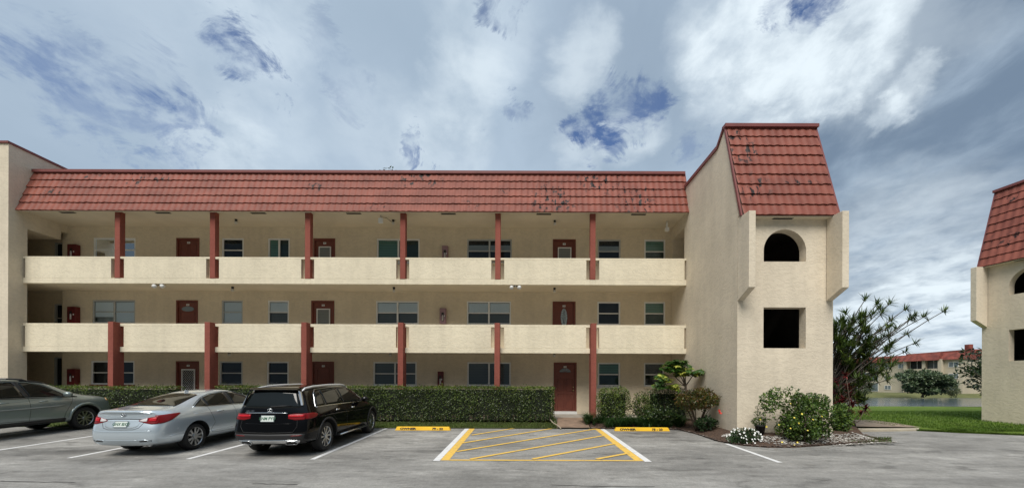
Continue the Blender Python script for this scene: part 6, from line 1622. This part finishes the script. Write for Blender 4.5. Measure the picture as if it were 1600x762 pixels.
# far bank
FT = mat_leaf('far_tree_leaf', [(.02, .045, .018), (.045, .08, .03), (.09, .13, .055), (.22, .26, .16)], .4, .2)
big_tree('round broad silvery green tree at the water edge before the distant building', (76.2, 73, 2.2), (3.9, 3.6, 2.5), (76.2, 73, -.6), 15000, .42, [FT], 52, tr=.28)
FS = mat_leaf('pale_shrub_leaf', [(.06, .09, .04), (.11, .14, .06), (.16, .18, .09)], .5, .3)
bush('shrub', 'thin pale shrub on the far bank left of the round tree', 'shrub', (67.5, 75.5, 1.0), (1.3, 1.1, 1.5), 1600, .30, [FS], 61, 'shrubs on the far bank', stems=8, clump=.6, base=(67.5, 75.5, -.3), aspect=.2)
bush('shrub', 'yellowish shrub on the far bank right of the round tree', 'shrub', (84.0, 75.0, .9), (1.5, 1.2, 1.5), 1800, .30, [FS], 62, 'shrubs on the far bank', stems=8, clump=.5, base=(84.0, 75.0, -.3), aspect=.3)
BT = mat_leaf('broad_dark_leaf', [(.010, .022, .008), (.022, .04, .014), (.05, .075, .03)], .4, .15)
t = empty('tree', (36.0, 29, -.1)); tag(t, 'dark broad leaved tree reaching out from behind the neighbouring tower', 'tree')
L = Leaves(); r = random.Random(71); m = MB(); b0 = Vector((36.2, 29, -.1)); 
for k in range(24):
    e = atY(1513 + 40*r.random()**.7, 548 + 66*r.random(), 28+r.uniform(-1, 1)) if k > 3 else [atY(1500, 580, 28), atY(1506, 566, 28), atY(1512, 553, 28), atY(1515, 600, 28)][k]
    m.tube([b0 + Vector((0, 0, .8+r.random()*1.5)), b0.lerp(e, .5)+Vector((0, 0, .8)), e], [.07, .045, .015], n=5)
    for i in range(34):
        q = rv(r); L.leaf(e + Vector((q.x*.38 + (i/34)*.3, q.y*.38, q.z*.3)), (rv(r)+Vector((-.5, 0, .3))), (rv(r)+Vector((0, -.3, .6))).normalized(), r.uniform(.25, .42), .13)
m.tube([b0, b0+Vector((-.2, 0, 2.0)), b0+Vector((-.3, 0, 3.8))], [.16, .12, .06], n=8); m.build('trunk', BARK, t, world=True); L.build('crown', [BT], t)
# distant tree line to close the horizon behind the houses
L = Leaves(); r = random.Random(81)
for i in range(9000):
    x = r.uniform(-60, 260); h = 5.5 + 2.5*mn.noise(Vector((x*.05, 0, 0))) ; z = h*r.random()**.6
    L.leaf(Vector((x, 190+r.uniform(-3, 3), z-1)), rv(r), rv(r), 1.6, 1.2)
tag(L.build('distant_woods', [DKLEAF]), 'low dark line of trees far behind the distant buildings', 'woods', kind='stuff')

# ---- ground cover, pebbles, litter
GB = mat_leaf('grass_blade', [(.03, .06, .01), (.07, .12, .02), (.12, .18, .035), (.17, .17, .06)], .6, .3)
L = Leaves(); r = random.Random(91)
for i in range(15000):
    x = r.uniform(-6.5, 1.25); y = 13.43 + r.random()*.75
    L.blade((x, y, gz(x, y)-.005), Vector((r.uniform(-.6, .6), r.uniform(-.8, .3), 1)), r.uniform(.03, .085), .010, .25, r, seg=2)
for i in range(5000):
    x = r.uniform(-19, -6.5); y = 13.43 + r.random()*.75
    L.blade((x, y, gz(x, y)-.005), Vector((r.uniform(-.6, .6), r.uniform(-.8, .3), 1)), r.uniform(.04, .10), .013, .25, r, seg=2)
tag(L.build('grass', [GB]), 'short tufted grass of the verge below the hedge', 'grass', kind='stuff')
LG = mat_leaf('lawn_blade', [(.06, .12, .012), (.10, .18, .022), (.17, .25, .04)], .6, .35)
L = Leaves(); le = edge[-3:]
for i in range(26000):
    u = r.random(); y0 = 13.0 + r.random()**1.7*9; x = y0*r.uniform(.86, 1.34)
    # keep behind the road edge
    if x < le[0].x + 0.0: continue
    if x < 14.6 and y0 < 14.2: continue
    yl = le[0].y + (le[-1].y-le[0].y)*min(1, max(0, (x-le[0].x)/(le[-1].x-le[0].x)))
    if y0 < yl - .03: continue
    L.blade((x, y0, gz(x, y0)+.012), Vector((r.uniform(-.5, .5), r.uniform(-.6, .3), 1)), r.uniform(.04, .09), .016, .2, r, seg=2)
for i in range(2500):
    k = r.random(); a, b = edge[-3], edge[-1]; x = a.x + (b.x-a.x)*k; yl = a.y+(b.y-a.y)*k
    L.blade((x, yl + abs(r.gauss(0, .04))-.02, lotz(yl)+.0), Vector((r.uniform(-.5, .5), -.5, 1)), r.uniform(.05, .11), .016, .3, r, seg=2)
tag(L.build('grass', [LG]), 'bright mown lawn between the car park and the canal', 'grass', kind='stuff')
L = Leaves()
for i in range(1300):
    p = onlot(1325+68*r.random(), 684+8*r.random()*1.0); 
    if p.y > 12.2: continue
    L.blade((p.x, p.y, lotz(p.y)+.01), Vector((r.uniform(-.6, .6), r.uniform(-.6, .3), 1)), r.uniform(.04, .09), .013, .25, r, seg=2)
tag(L.build('grass', [GB]), 'thin wedge of grass at the tip of the tower bed', 'grass', kind='stuff')
def pebbles(name, label, pts, smin, smax, m, seed):
    r = random.Random(seed); v, f = [], []
    ico = [(0, 0, 1), (.9, 0, .35), (.28, .85, .35), (-.72, .53, .35), (-.72, -.53, .35), (.28, -.85, .35), (0, 0, -.6)]
    for p in pts:
        s_ = r.uniform(smin, smax); a = r.uniform(0, 6.28); ca, sa = math.cos(a), math.sin(a); k = len(v); sx, sy, sz = s_*r.uniform(.8, 1.4), s_*r.uniform(.7, 1.1), s_*r.uniform(.45, .8)
        for q in ico: x, y = q[0]*sx, q[1]*sy; v.append((p[0]+x*ca-y*sa, p[1]+x*sa+y*ca, p[2]+q[2]*sz))
        for i in range(5): f.append((k, k+1+i, k+1+(i+1) % 5)); f.append((k+6, k+1+(i+1) % 5, k+1+i))
    me = bpy.data.meshes.new(name); me.from_pydata(v, [], f); o = link_mesh(name, me, m); tag(o, label, 'pebbles', kind='stuff')
    return o
PEB = mat_leaf('pale_pebble', [(.16, .14, .12), (.34, .32, .29), (.55, .53, .50)], .8, 0)
pts = []
while len(pts) < 1300:
    x = r.uniform(6.0, 11.0); y = r.uniform(10.35, 11.58)
    if x > 9.4: y = r.uniform(10.6, 11.9)
    if x > 10.4: continue
    d = edist(x, y)
    lim = edge[3].y if x < edge[3].x+.2 else None
    if .12 < d < (.75 if x < 9.4 else .6) and y > 10.42 + (0 if x > 6.9 else (6.9-x)*.55): pts.append((x, y, bedz(x, y)+.01))
pebbles('pebbles', 'pale pebbles along the foot of the stair tower', pts, .018, .045, PEB, 1)
EDG = mat_leaf('edging_stone', [(.05, .035, .028), (.11, .08, .065), (.2, .17, .15)], .9, 0)
pts = []
for a, b in zip(EL[:-1], EL[1:]):
    n = int((b-a).length*13)
    for i in range(n):
        p = a.lerp(b, (i+r.random())/max(1, n)); pts.append((p.x + r.uniform(-.02, .02), p.y + .05 + r.uniform(-.03, .03), lotz(p.y)+.03))
pebbles('edging_stones', 'small brown edging stones along the curved bed edge', pts, .035, .06, EDG, 2)
LIT = mat_leaf('leaf_litter', [(.05, .03, .018), (.12, .07, .04), (.20, .13, .08), (.06, .05, .03)], .9, .1)
L = Leaves()
for i in range(3800):
    x = r.uniform(2.5, 10.5); y = r.uniform(10.5, 14.6)
    if x > 6.45 and y > 11.55: continue
    if edist(x, y) < .02: continue
    d = (EL[0].y if x < 4.4 else None)
    yl = 13.4 if x < 4.4 else None
    # inside the bed only: beyond its edge curve
    k = min(range(len(EL)-1), key=lambda q: abs((EL[q].x+EL[q+1].x)/2-x)); a, b = EL[k], EL[k+1]; tt = (x-a.x)/(b.x-a.x+1e-6); ye = a.y+(b.y-a.y)*max(0, min(1, tt))
    if y < ye+.04: continue
    dd = rv(r); dd.z *= .2; L.leaf(Vector((x, y, bedz(x, y)+.012)), dd, Vector((0, 0, 1))+rv(r)*.4, r.uniform(.03, .08), .025)
for i in range(170):
    x = r.uniform(-4.8, 8.5); y = 13.4 - abs(r.gauss(0, .35)) if x < 4.4 else 0
    if x >= 4.4:
        k = min(range(len(EL)-1), key=lambda q: abs((EL[q].x+EL[q+1].x)/2-x)); y = (EL[k].y+EL[k+1].y)/2 - abs(r.gauss(0, .3)) - .05
    dd = rv(r); dd.z = 0; L.leaf(Vector((x, y, lotz(y)+.012)), dd, Vector((0, 0, 1))+rv(r)*.4, r.uniform(.02, .05), .02)
tag(L.build('leaf_litter', [LIT]), 'dry brown leaf litter on the planting bed', 'leaf litter', kind='stuff')
